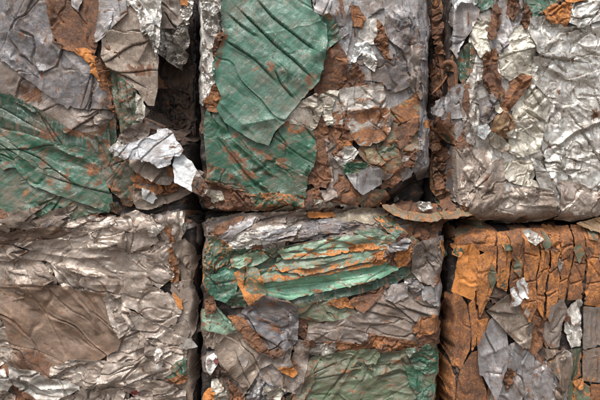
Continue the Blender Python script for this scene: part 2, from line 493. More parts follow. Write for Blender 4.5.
def sheet(bale, kind, col, poly, z=1.0, amp=None, cell=None, ang=None, st=1.35, folds=(), tilt=None, curl=None, drape=True, soft=2.5,
          jag=None, rust=None, dirt=None, wear=None, orange=None, patch=(), name=None, label=None, thick=1.1, grain=None, root=None, grow=1.1, laps=1.0):
    global H
    count[0] += 1
    seed = 1000 + count[0] * 7
    rng = random.Random(seed)
    k = KIND[kind]
    amp = k[0] if amp is None else amp
    cell = k[1] if cell is None else cell
    jag = 1.35 * (k[2] if jag is None else jag)
    P = pts(poly) if isinstance(poly, str) else np.asarray(poly, float)
    if not drape and z < -15:
        P = np.array([300, 200]) + (P - np.array([300, 200])) * (1 - z / (DIST / S))
    P = jagged(grown(P, grow), jag, rng)
    i0 = max(0, int((P[:, 0].min() - U0 - 4) * RES)); i1 = min(NU, int((P[:, 0].max() - U0 + 5) * RES))
    j0 = max(0, int((P[:, 1].min() - V0 - 4) * RES)); j1 = min(NV, int((P[:, 1].max() - V0 + 5) * RES))
    if i1 - i0 < 3 or j1 - j0 < 3: return None
    u, v = MU[j0:j1, i0:i1], MV[j0:j1, i0:i1]
    ins = inside(u, v, P)
    if ins.sum() < 6: return None
    d, bx, by, _, _ = seg_dist(u, v, P, True)
    ang = rng.uniform(0, math.pi) if ang is None else math.radians(ang)
    if kind in 'SCG': cell = cell * 1.5
    calm = np.clip(0.75 + 0.85 * vnoise(u / 24, v / 24, seed + 31), 0.3, 1.4)
    h = amp * AMPK[kind] * calm * crumple(u, v, cell, seed, ang, st)
    # long laps where the sheet has folded over itself
    wx, wy = np.ptp(P[:, 0]), np.ptp(P[:, 1])
    if min(wx, wy) > 14 and kind in 'SGCP' and laps:
        for q in range(min(5, 1 + int(wx * wy / 1300))):
            aa = ang + rng.gauss(0, 0.28)
            cx, cy = rng.uniform(P[:, 0].min(), P[:, 0].max()), rng.uniform(P[:, 1].min(), P[:, 1].max())
            ln = rng.uniform(0.25, 0.6) * max(wx, wy)
            L = []
            for w_ in (-1, -.6, -.2, .2, .6, 1):
                o_ = rng.gauss(0, 1.3)
                L.append((cx + w_ * ln * math.cos(aa) - o_ * math.sin(aa), cy + w_ * ln * math.sin(aa) + o_ * math.cos(aa)))
            dd, _, _, sd, t = seg_dist(u, v, np.array(L), False)
            tp = np.clip(np.minimum(t, 1 - t) * 5, 0, 1)
            a_ = rng.uniform(1.2, 3.2) * (0.8 if kind == 'P' else 1.0) * laps
            up = -1 if math.cos(aa) > 0 else 1
            if rng.random() < 0.2: up = -up
            h = h + a_ * tp * np.clip(1 - dd / rng.uniform(8, 18), 0, 1) * (sd == up) - 0.8 * tp * np.clip(1 - dd / 1.4, 0, 1)
    cd, cg = CREASE[kind]
    h = h + cg * min(1.4, amp / k[0]) * creases(u, v, max(cell * 1.15, 6), seed + 50, ang, min(st, 2.0), cd) * np.clip(calm, 0.5, 1.2)
    h = h + 0.10 * AMPK[kind] * facet(u / 3.6, v / 3.6, seed + 77)
    for f in folds:
        typ, line, a, wd = f[:4]
        L = pts(line)
        dd, _, _, sd, t = seg_dist(u, v, L, False)
        wob = 1 + 0.35 * vnoise(u / 7, v / 7, seed + 3)
        tp = np.clip(np.minimum(t, 1 - t) * 7, 0.15, 1) if len(f) < 5 else 1.0
        x = np.clip(1 - dd / (wd * wob * (0.75 if a < 0 and typ == 'v' else 1.0)), 0, 1)
        if typ == 'v': h = h + a * tp * x ** 1.4            # ridge (+) or groove (-)
        elif typ == 's': h = h + a * tp * x ** 0.9 * (sd > 0)  # lap: a step on one side that dies away
        elif typ == 'l': h = h + a * tp * x ** 0.9 * (sd < 0)
    if tilt is not None:
        h = h + tilt[0] * (u - P[:, 0].mean()) + tilt[1] * (v - P[:, 1].mean())
    cu = rng.uniform(0.2, 1.6) if curl is None else curl
    h = h + cu * np.exp(-d / 2.6) * (0.55 + 0.75 * vnoise(u / 8, v / 8, seed + 9))
    Hc = H[j0:j1, i0:i1]
    if drape:
        base = blur(Hc, soft)
        lo = blur(np.where(ins, Hc, 0), 4) / np.maximum(blur(ins.astype(float), 4), 0.05)
        base = np.where(ins, np.maximum(base, lo - 6), base)
        h = np.maximum(base + z + h, Hc + 0.35)
    else:
        h = z + h
    H[j0:j1, i0:i1] = np.where(ins, np.maximum(h, Hc) if drape else np.maximum(Hc, h), Hc)
    hb = blur(h, 1.6)
    ridge = np.clip((h - hb) * 1.6, 0, 1)
    pm = np.zeros(u.shape)
    for pp in patch:
        Q = pts(pp)
        q = inside(u, v, Q); dq = seg_dist(u, v, Q, True)[0]
        pm = np.maximum(pm, np.clip(0.5 + np.where(q, dq, -dq) / 6.0, 0, 1))
    ed = np.exp(-d / 1.8)
    # keep cells whose four corners (or centre) lie inside, pull the border on to the outline
    cin = (ins[:-1, :-1].astype(int) + ins[1:, :-1] + ins[1:, 1:] + ins[:-1, 1:]) >= 3
    if cin.sum() < 3: return None
    idx = np.arange(u.size).reshape(u.shape)
    q = np.stack([idx[:-1, :-1], idx[1:, :-1], idx[1:, 1:], idx[:-1, 1:]], -1)[cin]
    used, inv = np.unique(q, return_inverse=True)
    q = inv.reshape(-1, 4)
    n = len(used)
    ue, ve, he = u.ravel()[used].copy(), v.ravel()[used].copy(), h.ravel()[used]
    a = q.ravel(); b_ = np.roll(q, -1, 1).ravel()
    codes = a * np.int64(n) + b_
    rev = b_ * np.int64(n) + a
    bd = ~np.isin(rev, codes)
    ea, eb = a[bd], b_[bd]
    bv = np.unique(np.concatenate([ea, eb]))
    near = d.ravel()[used][bv] < 1.3 / RES * 1.2
    t = bv[near]
    ue[t] = bx.ravel()[used][t]; ve[t] = by.ravel()[used][t]
    co = world(ue, ve, he)
    mp = np.full(n, -1); mp[bv] = np.arange(len(bv))
    r0 = co[bv]; r1 = world(ue[bv], ve[bv], he[bv] - thick)
    ra, rb = n + mp[ea], n + mp[eb]
    rim = np.stack([rb, ra, ra + len(bv), rb + len(bv)], -1)
    call = np.concatenate([co, r0, r1])
    at = {}
    for nm, arr in (('patch', pm), ('ridge', ridge), ('edge', ed)):
        x = arr.ravel()[used]
        at[nm] = np.concatenate([x, x[bv], x[bv]])
    root_o = BALES[bale]['root'] if bale else root
    o = link_mesh(name or NAMES[kind], call, [q, rim], at, MAT[kind], root_o, True, label, 21)
    cj = np.array(COL[col]); cj[:3] *= rng.uniform(0.86, 1.1); o.color = cj
    o['rust'] = k[3] if rust is None else rust
    o['dirt'] = k[4] if dirt is None else dirt
    o['wear'] = k[5] if wear is None else wear
    o['orange'] = k[6] if orange is None else orange
    o['grain'] = rng.uniform(0, 3.1) if grain is None else math.radians(grain)
    return o

def flakes(bale, n, box, cols, size=(5, 13), seed=1, z=0.4, aspect=(1, 2.2), ang=None):
    """small torn scraps pressed into the face between the larger sheets"""
    rng = random.Random(seed)
    x0, y0, x1, y1 = box
    for _ in range(n):
        cx, cy = rng.uniform(x0, x1), rng.uniform(y0, y1)
        s = rng.uniform(*size); asp = rng.uniform(*aspect); a = rng.uniform(0, math.pi) if ang is None else math.radians(ang + rng.gauss(0, 14))
        m = rng.randint(4, 6)
        P = []
        for i in range(m):
            t = 2 * math.pi * (i + rng.uniform(-.3, .3)) / m
            r = s * rng.uniform(0.55, 1.25)
            x, y = r * math.cos(t) * math.sqrt(asp), r * math.sin(t) / math.sqrt(asp)
            P.append((cx + x * math.cos(a) - y * math.sin(a), cy + x * math.sin(a) + y * math.cos(a)))
        kd, cl = rng.choice(cols)
        sheet(bale, kd, cl, P, z=z + rng.uniform(0, 1), curl=rng.uniform(0.2, 2.0), name={'R': 'rusty_flake', 'P': 'painted_flake'}.get(kd, 'metal_flake'),
              tilt=(rng.uniform(-.12, .12), rng.uniform(-.12, .12)))

# ================================================================== upper row, grey and green bale
B = 'UL'
flakes(B, 22, (-30, 212, 185, 222), [('R', 'rust'), ('G', 'grey'), ('R', 'rustD'), ('G', 'greyB')], (6, 13), 5, aspect=(2, 5), ang=0)
flakes(B, 16, (96, 30, 124, 165), [('R', 'rust'), ('D', 'dark'), ('R', 'rustD'), ('G', 'greyD')], (4, 9), 6, aspect=(1.5, 4), ang=80)
# recess beside the gap; the near-black sheets carry its shade in their colour
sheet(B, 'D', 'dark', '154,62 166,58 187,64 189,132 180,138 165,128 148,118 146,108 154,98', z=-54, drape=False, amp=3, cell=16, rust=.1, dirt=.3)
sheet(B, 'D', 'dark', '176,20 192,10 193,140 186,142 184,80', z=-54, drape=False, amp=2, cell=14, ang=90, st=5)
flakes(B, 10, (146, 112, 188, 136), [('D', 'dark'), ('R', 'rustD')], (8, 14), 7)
sheet(B, 'G', 'greyB', '158,-20 188,-20 187,16 177,27 160,28', z=-36, drape=False, amp=2.4, dirt=.45)
sheet(B, 'F', 'silver', '158,24 174,20 186,12 189,48 182,70 170,62 158,52', z=-36, drape=False, amp=4, cell=8, dirt=.3)
sheet(B, 'R', 'tan', '157,74 167,88 157,89', z=-30, drape=False, rust=.2, name='metal_flake')
sheet(B, 'F', 'silver', '180,-20 193,-20 191,14 186,24 181,14', z=-30, drape=False, amp=3)
sheet(B, 'R', 'orange', '181,-4 187,-3 187,6 182,5', z=-26, drape=False, orange=.8, name='rusty_flake')
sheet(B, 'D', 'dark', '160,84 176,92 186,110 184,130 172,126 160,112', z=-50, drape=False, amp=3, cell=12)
# grey panels
sheet(B, 'G', 'greyB', '-44,40 0,46 60,96 114,100 114,121 106,126 98,132 80,134 68,133 50,120 20,103 0,97 -44,90', z=0.6, dirt=.45, amp=1.6, patch=['20,85 40,88 42,102 22,100'],
      folds=[('v', '88,118 94,124 98,131', -2.2, 2), ('v', '70,112 82,124 96,127', 1.6, 5), ('v', '98,114 106,118 112,120', 1.6, 4), ('v', '20,80 32,96', 1, 5)])
sheet(B, 'G', 'greyD', '-44,-46 48,-46 50,24 55,42 70,50 84,53 97,66 105,84 110,99 111,109 88,108.5 66,106 45,91 28,78 12,65 0,54 -44,42', z=2.2, amp=2.0, cell=22, dirt=.3, wear=.9,
      folds=[('v', '20,27 22,32 34,37 36,48 33,58 36,70', -2.6, 3), ('s', '0,34 18,32 34,38', 1.6, 9), ('v', '28,78 22,66 14,56', 1.4, 6), ('v', '52,45 60,62 62,82', -1.5, 4),
             ('v', '34,72 58,70', 1.2, 4), ('v', '60,50 80,70 100,92', 1.2, 7), ('v', '6,16 12,10 14,-8', 2.2, 5), ('v', '0,6 8,16', -1.5, 4)])
sheet(B, 'R', 'rustP', '46,-46 102,-46 99,20 98,46 95,54 97,64 91,63 80,53 64,49 56,44 52,28 49,14', z=1.6, amp=1.6, cell=18, rust=.35, dirt=.5, ang=75, st=2.2,
      folds=[('v', '52,10 62,22 66,24', -2, 3), ('v', '72,0 76,12 80,10 82,-8', -1.5, 3), ('v', '90,0 93,25 90,48', -1.4, 5)])
sheet(B, 'G', 'grey', '72,-30 83,-30 82,4 79,12 74,6', z=0.8, name='metal_flake')
sheet(B, 'R', 'orange', '74,51 88,50 96,57 98,66 104,78 107,86 103,86 98,78 92,66 84,58', z=1.6, orange=.9, amp=2.2, cell=8, name='rusty_flake')
sheet(B, 'R', 'rust', '97,60 103,58 108,74 112,96 114,118 110,108 106,90 100,76', z=0.6, orange=.4, amp=1.6, cell=8)
# greens
sheet(B, 'P', 'green', '-44,146 5,162 30,176 112,203 110,211 96,212 80,217 60,222 20,224 -44,228', z=0.8, amp=1.5, rust=.12, dirt=.36, folds=[('v', '-10,205 8,218 20,223', -1.6, 4), ('v', '40,195 60,205 90,212', 1, 6)])
sheet(B, 'P', 'greenD', '-44,84 0,93 25,102 50,117 70,130 84,134 98,132 108,124 113,116 115,150 100,162 80,158 50,148 30,142 0,134 -44,128', z=0.9, amp=1.6, cell=22, ang=25, st=2.4, rust=.1, orange=.35, dirt=.2,
      patch=['40,128 60,134 50,142 36,138', '66,130 100,128 112,118 112,126 96,138 70,134'],
      folds=[('v', '86,136 96,150 102,160', 1.8, 4), ('v', '95,134 108,150', 1.6, 4), ('v', '34,104 36,130', -1, 3), ('v', '-10,112 20,124 50,136', 1.5, 8)])
sheet(B, 'P', 'green', '-44,116 0,127 20,133 50,142 82,151 97,159 102,166 106,181 111,195 113,204 109.5,212 100,207.5 75,199.5 50,190 32,184 24,175 18,167 10,167 5,170 2,164 0,157 -44,148', z=2.4, amp=1.6, cell=24, ang=28, st=2.6, rust=.1, orange=.4, wear=.9, dirt=.15, jag=.35,
      patch=['42,152 47,149 45,166 41,164', '45,170 48,171 55,189 52,188', '84,160 98,166 104,184 98,186 88,174', '68,168 70,170 72,196 69,195'],
      folds=[('s', '0,128 20,134 50,143 82,152', 1.4, 10), ('v', '18,154 30,162 38,168', 2.4, 5), ('v', '20,152 32,160 40,168', -1.6, 3), ('v', '58,148 72,155 88,160', 2, 5), ('v', '44,140 30,134 0,128', -1.5, 3),
             ('v', '4,150 14,160 18,167', -1.2, 3), ('v', '70,166 71,196', 1.0, 4), ('v', '97,160 90,180 80,196', .9, 6)], label='scraped dark green painted sheet with orange rust streaks')
sheet(B, 'P', 'greenD', '100,143 106,140 113,154 125,157 132,167 136,188 134,200 127,201 113,191 107,179 100,166 98,158', z=1.6, amp=1.5, cell=16, rust=.3, folds=[('v', '104,148 112,166 122,180', 1.5, 5), ('v', '108,186 114,190 122,192', 1.6, 3)])
sheet(B, 'P', 'greenD', '112,204 119,203 121,209 117,213 112,211', z=2.5, amp=1.5, cell=5, tilt=(.1, -.4), name='painted_flake', dirt=.6)
sheet(B, 'P', 'greenD', '122,199 130,197 134,201 130,206 123,204', z=2.5, amp=1.5, cell=5, tilt=(.1, -.4), name='painted_flake', dirt=.6)
sheet(B, 'G', 'silver', '-44,225 0,225 30,222 70,219 72,221 40,226 0,229 -44,230', z=1, amp=1, name='metal_strip', dirt=.5)
sheet(B, 'R', 'orange', '2,219 16,222 14,227 3,226', z=2, orange=.6, name='rusty_flake')
# right part of the face
sheet(B, 'P', 'green', '108,67 122,75 134,87 139,96 139,120 138,134 130,139 122,133 118,115 112,90', z=1.2, amp=2.2, cell=14, rust=.25, folds=[('v', '118,95 128,108 136,110', 1.8, 5), ('v', '124,120 134,126', 1.4, 4)])
sheet(B, 'C', 'cream', '138,94 144,99 146,112 143,123 138,121 139,108', z=1.2, amp=1.6, cell=6, name='metal_flake')
sheet(B, 'G', 'taupe', '104,40 111,29 121,22 132,6 139,11 146,24 152,35 158,58 158,70 157,92 154,106 149,105 140,91 121,76 110,69 104,58', drape=False, z=2.4, amp=1.3, cell=34, dirt=.32, rust=.1, curl=2.2, jag=.3,
      folds=[('v', '151,40 144,54 137,66', 2.6, 6), ('v', '150,42 156,60', -1.5, 5), ('v', '104,50 122,66 150,100', 1.2, 9)], patch=['130,66 150,66 152,78 128,74'])
sheet(B, 'G', 'grey', '102,-46 125,-46 127,6 128,14 121,21 112,29 104,38 97.5,43 97,37 101,14', drape=False, z=4, amp=1.5, cell=24, curl=2.6, wear=.8, jag=.3, folds=[('v', '100,22 106,30 122,20', 1.4, 5), ('v', '112,-5 114,12', -1, 4)])
sheet(B, 'F', 'silver', '122,-46 163,-46 161,20 160,46 158,60 155,42 149,31 145,36 143,25 138,12 132,5 126,9', drape=False, z=4.5, amp=3.2, cell=11, ang=65, st=2, dirt=.1,
      folds=[('v', '136,-4 150,14 158,30', 2.5, 4), ('v', '140,0 154,16', -2, 3)], label='bright torn silver foil')
sheet(B, 'F', 'silver', '142,22 150,16 158,26 160,50 156,52 152,36 146,38', z=2.5, amp=3, cell=7, dirt=.2)
sheet(B, 'G', 'greyB', '117,139 130,129 143,124 151,130 149,146 135,152 120,152', z=1.5, amp=2, cell=12, dirt=.45)
sheet(B, 'C', 'silver', '112,150 118,138 124,142 124,156 116,156', z=1, amp=2, cell=6, name='metal_flake')
# stacked torn flaps at the corner
sheet(B, 'G', 'taupe', '136,183 150,186 170,188 189,184 191,191 178,199 160,206 148,209 138,207 134,198', z=-2, drape=False, amp=2.2, cell=14, tilt=(-.12, .1), dirt=.35, name='torn_flap')
sheet(B, 'R', 'rust', '131,171 140,169 150,177 160,183 174,183 178,180 177,190 168,193 150,191 138,187 134,180', z=2, drape=False, amp=1.8, cell=12, tilt=(-.08, .25), rust=.2, dirt=.5, orange=.6, name='torn_flap')
sheet(B, 'G', 'taupe', '128,157 145,157 158,164 170,167 176,178 172,184 160,183.5 150,178 140,173 132,166', z=5, drape=False, amp=1.8, cell=14, tilt=(-.05, .3), curl=1, name='torn_flap')
sheet(B, 'R', 'orange', '167,166 173,169 178,183 174,188 170,176', z=6, drape=False, orange=.6, name='rusty_flake')
sheet(B, 'C', 'white', '144,188 154,193 158,199 153,203 145,198', z=5, drape=False, amp=1.4, name='metal_flake')
sheet(B, 'G', 'lightgrey', '119,152 128,149 145,142 160,136 160,131 168,131 173,134 178,144 185,152 182,156 176,156 171,165 163,167 157,162 150,160 140,158 130,160 125,156', z=15, drape=False, amp=1.7, cell=20, laps=.5, grow=2.2, tilt=(.02, .42), curl=1, wear=.9, dirt=.25, name='torn_flap',
      patch=['174,144 180,150 174,152'], label='pale grey torn flap jutting from the corner')
sheet(B, 'P', 'white', '178,155 184,155.5 195,165 205,180 211,191 207,196 200,193 190,187 180,183 178,170', z=17, laps=0, drape=False, amp=1.2, cell=16, tilt=(-.08, .25), rust=.02, dirt=.02, wear=.6, curl=.4, name='torn_flap', label='white pointed torn flap')

# ================================================================== upper row, pale green bale
B = 'UM'
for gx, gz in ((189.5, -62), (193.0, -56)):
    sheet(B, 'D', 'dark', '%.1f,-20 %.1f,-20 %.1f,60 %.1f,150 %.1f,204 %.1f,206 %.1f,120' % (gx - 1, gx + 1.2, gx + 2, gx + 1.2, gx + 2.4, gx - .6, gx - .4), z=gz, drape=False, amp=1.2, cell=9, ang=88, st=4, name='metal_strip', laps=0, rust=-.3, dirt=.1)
flakes(B, 22, (205, 196, 380, 212), [('R', 'rust'), ('R', 'rustD'), ('G', 'greyB'), ('C', 'cream'), ('P', 'green')], (4, 9), 15, aspect=(1.5, 4), ang=0)
flakes(B, 24, (310, 0, 425, 200), [('R', 'rust'), ('G', 'grey'), ('G', 'greyB'), ('R', 'rustP')], (8, 16), 16)
flakes(B, 14, (200, 100, 212, 205), [('R', 'rust'), ('D', 'dark'), ('P', 'greenO'), ('G', 'greyB')], (4, 8), 17, aspect=(2, 4), ang=90)
sheet(B, 'G', 'grey', '308,-20 431,-20 431,120 420,132 385,128 380,102 345,92 328,62 338,40 330,20 316,15', z=0.5, amp=2.4, cell=18, dirt=.3, ang=70, st=1.8,
      folds=[('v', '355,0 375,5 390,12 402,25 415,28', -3, 3), ('v', '410,4 414,20 422,32', -2, 3), ('v', '395,5 404,22', 1.5, 5)])
sheet(B, 'G', 'grey', '316,-20 350,-20 352,20 349,40 346,56 336,42 328,20 316,15', z=1.4, amp=1.8, dirt=.25, patch=['336,0 344,2 342,20 336,18'], folds=[('v', '326,8 334,22 346,44', -1.8, 3), ('v', '346,50 356,58', 1.8, 4)])
sheet(B, 'G', 'greyD', '385,18 400,25 412,27 424,28 427,50 424,62 405,56 395,46 388,40', z=1.6, amp=2.2, cell=13, folds=[('v', '400,34 412,27 422,32', 2.2, 4), ('v', '405,56 410,40', -1.6, 3)])
sheet(B, 'G', 'greyD', '352,60 375,60 390,64 400,48 410,50 412,86 395,92 380,82 365,80 355,74', z=1.4, amp=2.2, cell=15, ang=60)
sheet(B, 'G', 'greyB', '410,48 426,40 428,92 420,100 410,88', z=1.2, amp=2.0, cell=11, ang=80, st=2)
sheet(B, 'G', 'silver', '360,22 376,19 381,40 378,45 357,44 360,30', z=2.2, amp=1.3, cell=14, dirt=.3)
sheet(B, 'R', 'rust', '350,7 358,9 364,20 361,30 355,28 352,20', z=2.6, orange=.5, amp=1.4)
sheet(B, 'R', 'rust', '376,22 383,31 386,48 391,63 385,61 380,51 374,43 378,34', z=2.8, orange=.4, amp=1.6, cell=8)
sheet(B, 'S', 'white', '351,63 356,46 366,43 371,54 376,66 369,62 362,53 357,57 354,64', z=2.6, amp=2.6, cell=8, dirt=.15)
sheet(B, 'S', 'silver', '362,56 370,58 376,66 374,72 366,66', z=1.8, amp=2, cell=7, dirt=.2, name='metal_flake')
sheet(B, 'R', 'rustP', '316,78 327,52 338,44 344,55 346,70 341,85 330,93 314,98 315,88', z=1.6, amp=1.4, cell=15, rust=.25, dirt=.5, ang=5, st=2.5)
sheet(B, 'R', 'brown', '339,84 355,64 363,75 367,87 350,90 342,92', z=1.2, amp=2, cell=11, dirt=.5, rust=.3)
# olive lower right
sheet(B, 'P', 'olive', '382,116 400,105 416,94 421,110 424,126 421,147 412,162 400,172 385,178 374,168 358,152 362,142 380,140 388,130', z=1.2, amp=2.4, cell=15, rust=.36, dirt=.35, ang=30, st=1.8,
      patch=['396,108 412,100 418,120 400,124', '362,150 376,160 372,166'])
sheet(B, 'R', 'brown', '399,125 411,120 423,122 416,131 410,139 401,151 396,141', z=2.2, amp=1.8, cell=12, rust=.25, dirt=.4)
sheet(B, 'R', 'rust', '384,172 400,167 406,172 400,180 392,188 384,182', z=1.6, amp=2.2, cell=9)
sheet(B, 'P', 'olive', '366,150 384,148 390,158 378,166 368,162', z=1.6, amp=2, cell=10, rust=.3)
sheet(B, 'P', 'greenO', '376,140 396,142 398,156 386,160 378,152', z=1.2, amp=2, cell=10, rust=.3)
sheet(B, 'R', 'tan', '400,156 414,150 420,152 412,166 402,166', z=2.0, amp=2, cell=8)
# wrapped strip, silver above and rust below
sheet(B, 'G', 'silver', '326,97 342,90 360,88 381,84 386,100 389,112 389,130 383,140 370,145 360,144.5 353,138 347,129 328,124 324,112', z=3, amp=1.9, cell=16, dirt=.3, rust=.2, orange=.5,
      patch=['326,114 345,112 389,109 389,122 348,124 328,121', '344,131 389,126 389,140 356,146'], folds=[('v', '334,94 342,106 346,116', -2, 3), ('v', '362,90 372,102 382,110', -2.4, 3), ('v', '345,112 388,108', 1.8, 5), ('v', '345,114 349,128', -2, 3)])
sheet(B, 'R', 'rust', '329,126 345,125 352,138 350,148 340,150 330,144', z=1.8, amp=2.2, cell=11, orange=.4)
sheet(B, 'C', 'cream', '316,100 330,92 338,92 330,110 332,124 322,126 314,118', z=1.8, amp=3, cell=8, dirt=.3)
# lower middle
sheet(B, 'R', 'rust', '314,130 320,112 327,128 328,150 330,164 332,182 328,187.5 315,186 308,181 306,172 313,160', z=1.8, amp=1.8, cell=12, orange=.35)
sheet(B, 'G', 'greyB', '325,138 335,145 341,165 346,180 340,196 325,201 321,191 330,187 333,175', z=1.4, amp=2, cell=12, dirt=.4)
sheet(B, 'R', 'rust', '338,140 352,142 350,152 342,160 334,156', z=1.6, orange=.6, amp=2, cell=8)
sheet(B, 'C', 'silver', '334,158 345,148 352,147 357.5,152 349,167 340,165', z=2.4, amp=1.4, cell=10, dirt=.15, patch=['334,156 342,152 342,160 336,160'])
sheet(B, 'P', 'green', '341,168 355,160 368,165 363,173 350,176', z=1.8, amp=1.8, cell=9, rust=.25)
sheet(B, 'R', 'rustD', '339,174 350,180 364,195 358,204 345,204 337,198', z=1.8, amp=1.8, cell=12, rust=.3)
sheet(B, 'P', 'greenO', '358,200 372,190 384,190 391,197 380,205 362,207', z=0.6, amp=1.4, cell=12, dirt=.5)
sheet(B, 'G', 'grey', '347,175 356,174 363,171 369,167.5 375,168 380.5,172 380,184 372,189 362,194 355,188', z=4.5, amp=1.0, cell=20, curl=1.6, wear=.9, label='flat grey torn flake')
sheet(B, 'R', 'rust', '303,192 318,188 323,200 312,207 301,205', z=1.4, amp=2, cell=8)
sheet(B, 'C', 'cream', '314,200 330,203 336,209 322,212 315,208', z=1.8, amp=1.6, cell=8, dirt=.4, name='metal_flake')
# greens
sheet(B, 'P', 'green', '207,110 222,111 238,128 258,138 272,144 284,118 300,123 312,129 316,150 313,165 307,176 306,197 280,198 250,195 225,187 208,180 207,150 204,130', z=1.6, amp=1.8, cell=26, ang=40, st=2.6, rust=.1, orange=.4, dirt=.15, wear=.7,
      patch=['224,148 236,150 252,166 244,168 230,160', '238,168 254,172 256,178 244,178', '286,116 304,120 306,134 288,136', '246,146 262,150 278,160 268,162', '256,150 290,160 284,164'],
      folds=[('v', '216,136 226,152 238,166 254,184 272,197', -3.2, 4), ('v', '222,136 232,150 244,162', 2, 6), ('v', '231,138 244,150 258,160 268,172 280,178', 3.4, 6), ('v', '234,136 250,152 262,164 276,177', -2.4, 3), ('v', '258,184 268,188 276,198', 2.2, 4),
             ('v', '222,112 232,134 246,146', -2.2, 4), ('v', '282,140 292,160 290,190', 1, 9), ('v', '300,126 306,146 312,150', 1.4, 5)], label='dark green painted sheet with orange scratches')
sheet(B, 'P', 'greenD', '208,166 226,170 248,192 230,188 208,181', z=2, amp=1.2, cell=16, rust=.35)
sheet(B, 'R', 'rustP', '208,180 225,186 250,195 257,205 246,211 225,209 210,204 204,191', z=2, amp=2, cell=10, rust=.3, dirt=.45)
sheet(B, 'C', 'cream', '208,190 221,192 224,199 212,201', z=1.6, amp=2, cell=6, name='metal_flake')
sheet(B, 'P', 'green', '250,196 270,194 303,196 304,206 285,208 270,211 255,209', z=2, amp=1.8, cell=11, rust=.4, orange=.6)
sheet(B, 'C', 'cream', '282,121 298,104 316,95 322,110 316,126 312,130 298,124', z=1.6, amp=2.8, cell=10, ang=20, st=2, dirt=.4)
sheet(B, 'P', 'greenL', '314,20 329,18 336,28 339,40 330,48 326,52 324,62 320,69 314,56', z=2.8, amp=1.5, cell=12, rust=.22, curl=2)
sheet(B, 'F', 'silver', '196,-30 217,-30 222,5 224,20 225,30 221,38 215,45 216,55 214,68 215,80 212,90 208,100 203,106 198,101 197,60', z=2.2, amp=3.2, cell=8, ang=80, st=1.5, dirt=.2)
sheet(B, 'F', 'silver', '204,6 216,2 220,18 218,32 210,36 204,26', z=2, amp=3, cell=7, ang=70, dirt=.15)
sheet(B, 'R', 'orange', '222,29 231,35 224,38 219,45 222,56 216,61 213,50', z=2.4, amp=1.6, cell=6, name='rusty_flake')
sheet(B, 'R', 'tan', '206,103 212,92 216,84 221,87 227,95 228,106 220,111 209,111', z=2.6, amp=2.4, cell=7, orange=.5, name='rusty_flake')
sheet(B, 'P', 'greenL', '223,-30 305,-30 309,-2 312,14 318,19 325,27 326,40 325,52 322,68 318,82 300,100 286,118 284,120 284,123 278,128 273,134 268.5,145 255,140.5 240,131.5 226,122 218,109 223,97 216,80 214,66 220,51 226,36 222,10', laps=0, z=3.2, amp=1.9, cell=34, ang=45, st=3.2, rust=-.05, dirt=.2, wear=.8, curl=1.5, jag=.3, grain=45,
      patch=['268,64 276,66 274,74 268,72', '222,30 228,34 222,60 216,70', '300,74 320,72 308,90'],
      folds=[('v', '238,8 258,28 275,45 295,62 313,80', -2.0, 2.4), ('l', '238,8 258,28 275,45 295,62 313,80', 2.8, 16), ('v', '256,-2 272,17 284,27 300,40 318,54', -2.0, 2.4), ('l', '256,-2 272,17 284,27 300,40 318,54', 2.4, 16), ('v', '224,40 240,50 255,60 265,70 276,82', -2.0, 2.4), ('l', '224,40 240,50 255,60 265,70 276,82', 2.1, 16), ('v', '228,14 245,29 258,38', -2.0, 2.4), ('l', '228,14 245,29 258,38', 1.4, 16), ('v', '275,70 281,84 294,99', -2.0, 2.4), ('l', '275,70 281,84 294,99', 2.1, 16), ('v', '246,6 266,26 282,42 302,58', 1.4, 5), ('v', '218,100 236,118 250,130', 1.4, 6), ('v', '238,126 262,122 285,118', 2.2, 8)], label='large pale green painted sheet with diagonal pleats')
# right border
sheet(B, 'G', 'greyD', '419,-20 431,-20 432,60 430,112 424,116 420,60', z=1.5, amp=1.8, cell=8, ang=90, st=4, name='metal_strip')
sheet(B, 'G', 'greyD', '419,110 427,112 426,150 421,166 415,174 415,162 419,142', z=1.8, amp=1.6, cell=6, ang=85, st=4, name='metal_strip')
sheet(B, 'G', 'grey', '424,112 429,112 429,146 424,160 423,140', z=1.0, amp=1.2, cell=5, ang=88, st=5, name='metal_strip')
sheet(B, 'R', 'orange', '423,122 431,121 431,127 425,128', z=2, orange=.9, name='rusty_flake')
flakes(B, 5, (325, 40, 425, 190), [('G', 'grey'), ('R', 'rust'), ('C', 'cream'), ('G', 'greyB')], (3, 6), 18)
flakes(B, 5, (330, 185, 412, 205), [('R', 'rust'), ('R', 'rustD'), ('G', 'greyB'), ('R', 'orange')], (3, 6), 19)

# ================================================================== upper row, silver bale
B = 'UR'
flakes(B, 22, (470, 0, 560, 205), [('S', 'silver'), ('S', 'silver'), ('C', 'cream')], (13, 20), 20, z=-0.5)
flakes(B, 20, (434, -10, 470, 210), [('R', 'rust'), ('P', 'greenD'), ('R', 'rustD'), ('G', 'greyD'), ('R', 'brown')], (6, 12), 25, aspect=(2, 4), ang=85)
sheet(B, 'P', 'greenD', '430,-20 452,-20 454,60 452,104 446,104 440,62 434,30', z=-22, drape=False, amp=3, cell=12, ang=85, st=3, rust=.6, orange=.5, dirt=.3)
sheet(B, 'R', 'rust', '432,4 441,10 442,20 440,40 445,56 436,52 432,28', z=-17, drape=False, amp=2.5, cell=8)
sheet(B, 'R', 'brown', '434,54 446,60 448,100 440,110 432,100', z=-24, drape=False, amp=3, cell=9, rust=.4)
sheet(B, 'P', 'greenO', '434,116 452,114 457,172 455,200 440,202 430,188', z=-20, drape=False, amp=3, cell=12, ang=80, st=3, rust=.55, dirt=.4)
sheet(B, 'R', 'rust', '432,118 442,120 444,146 436,152 431,140', z=-15, drape=False, amp=2.5, cell=8)
sheet(B, 'R', 'rustD', '436,160 450,156 452,190 440,196', z=-15, drape=False, amp=2.5, cell=8)
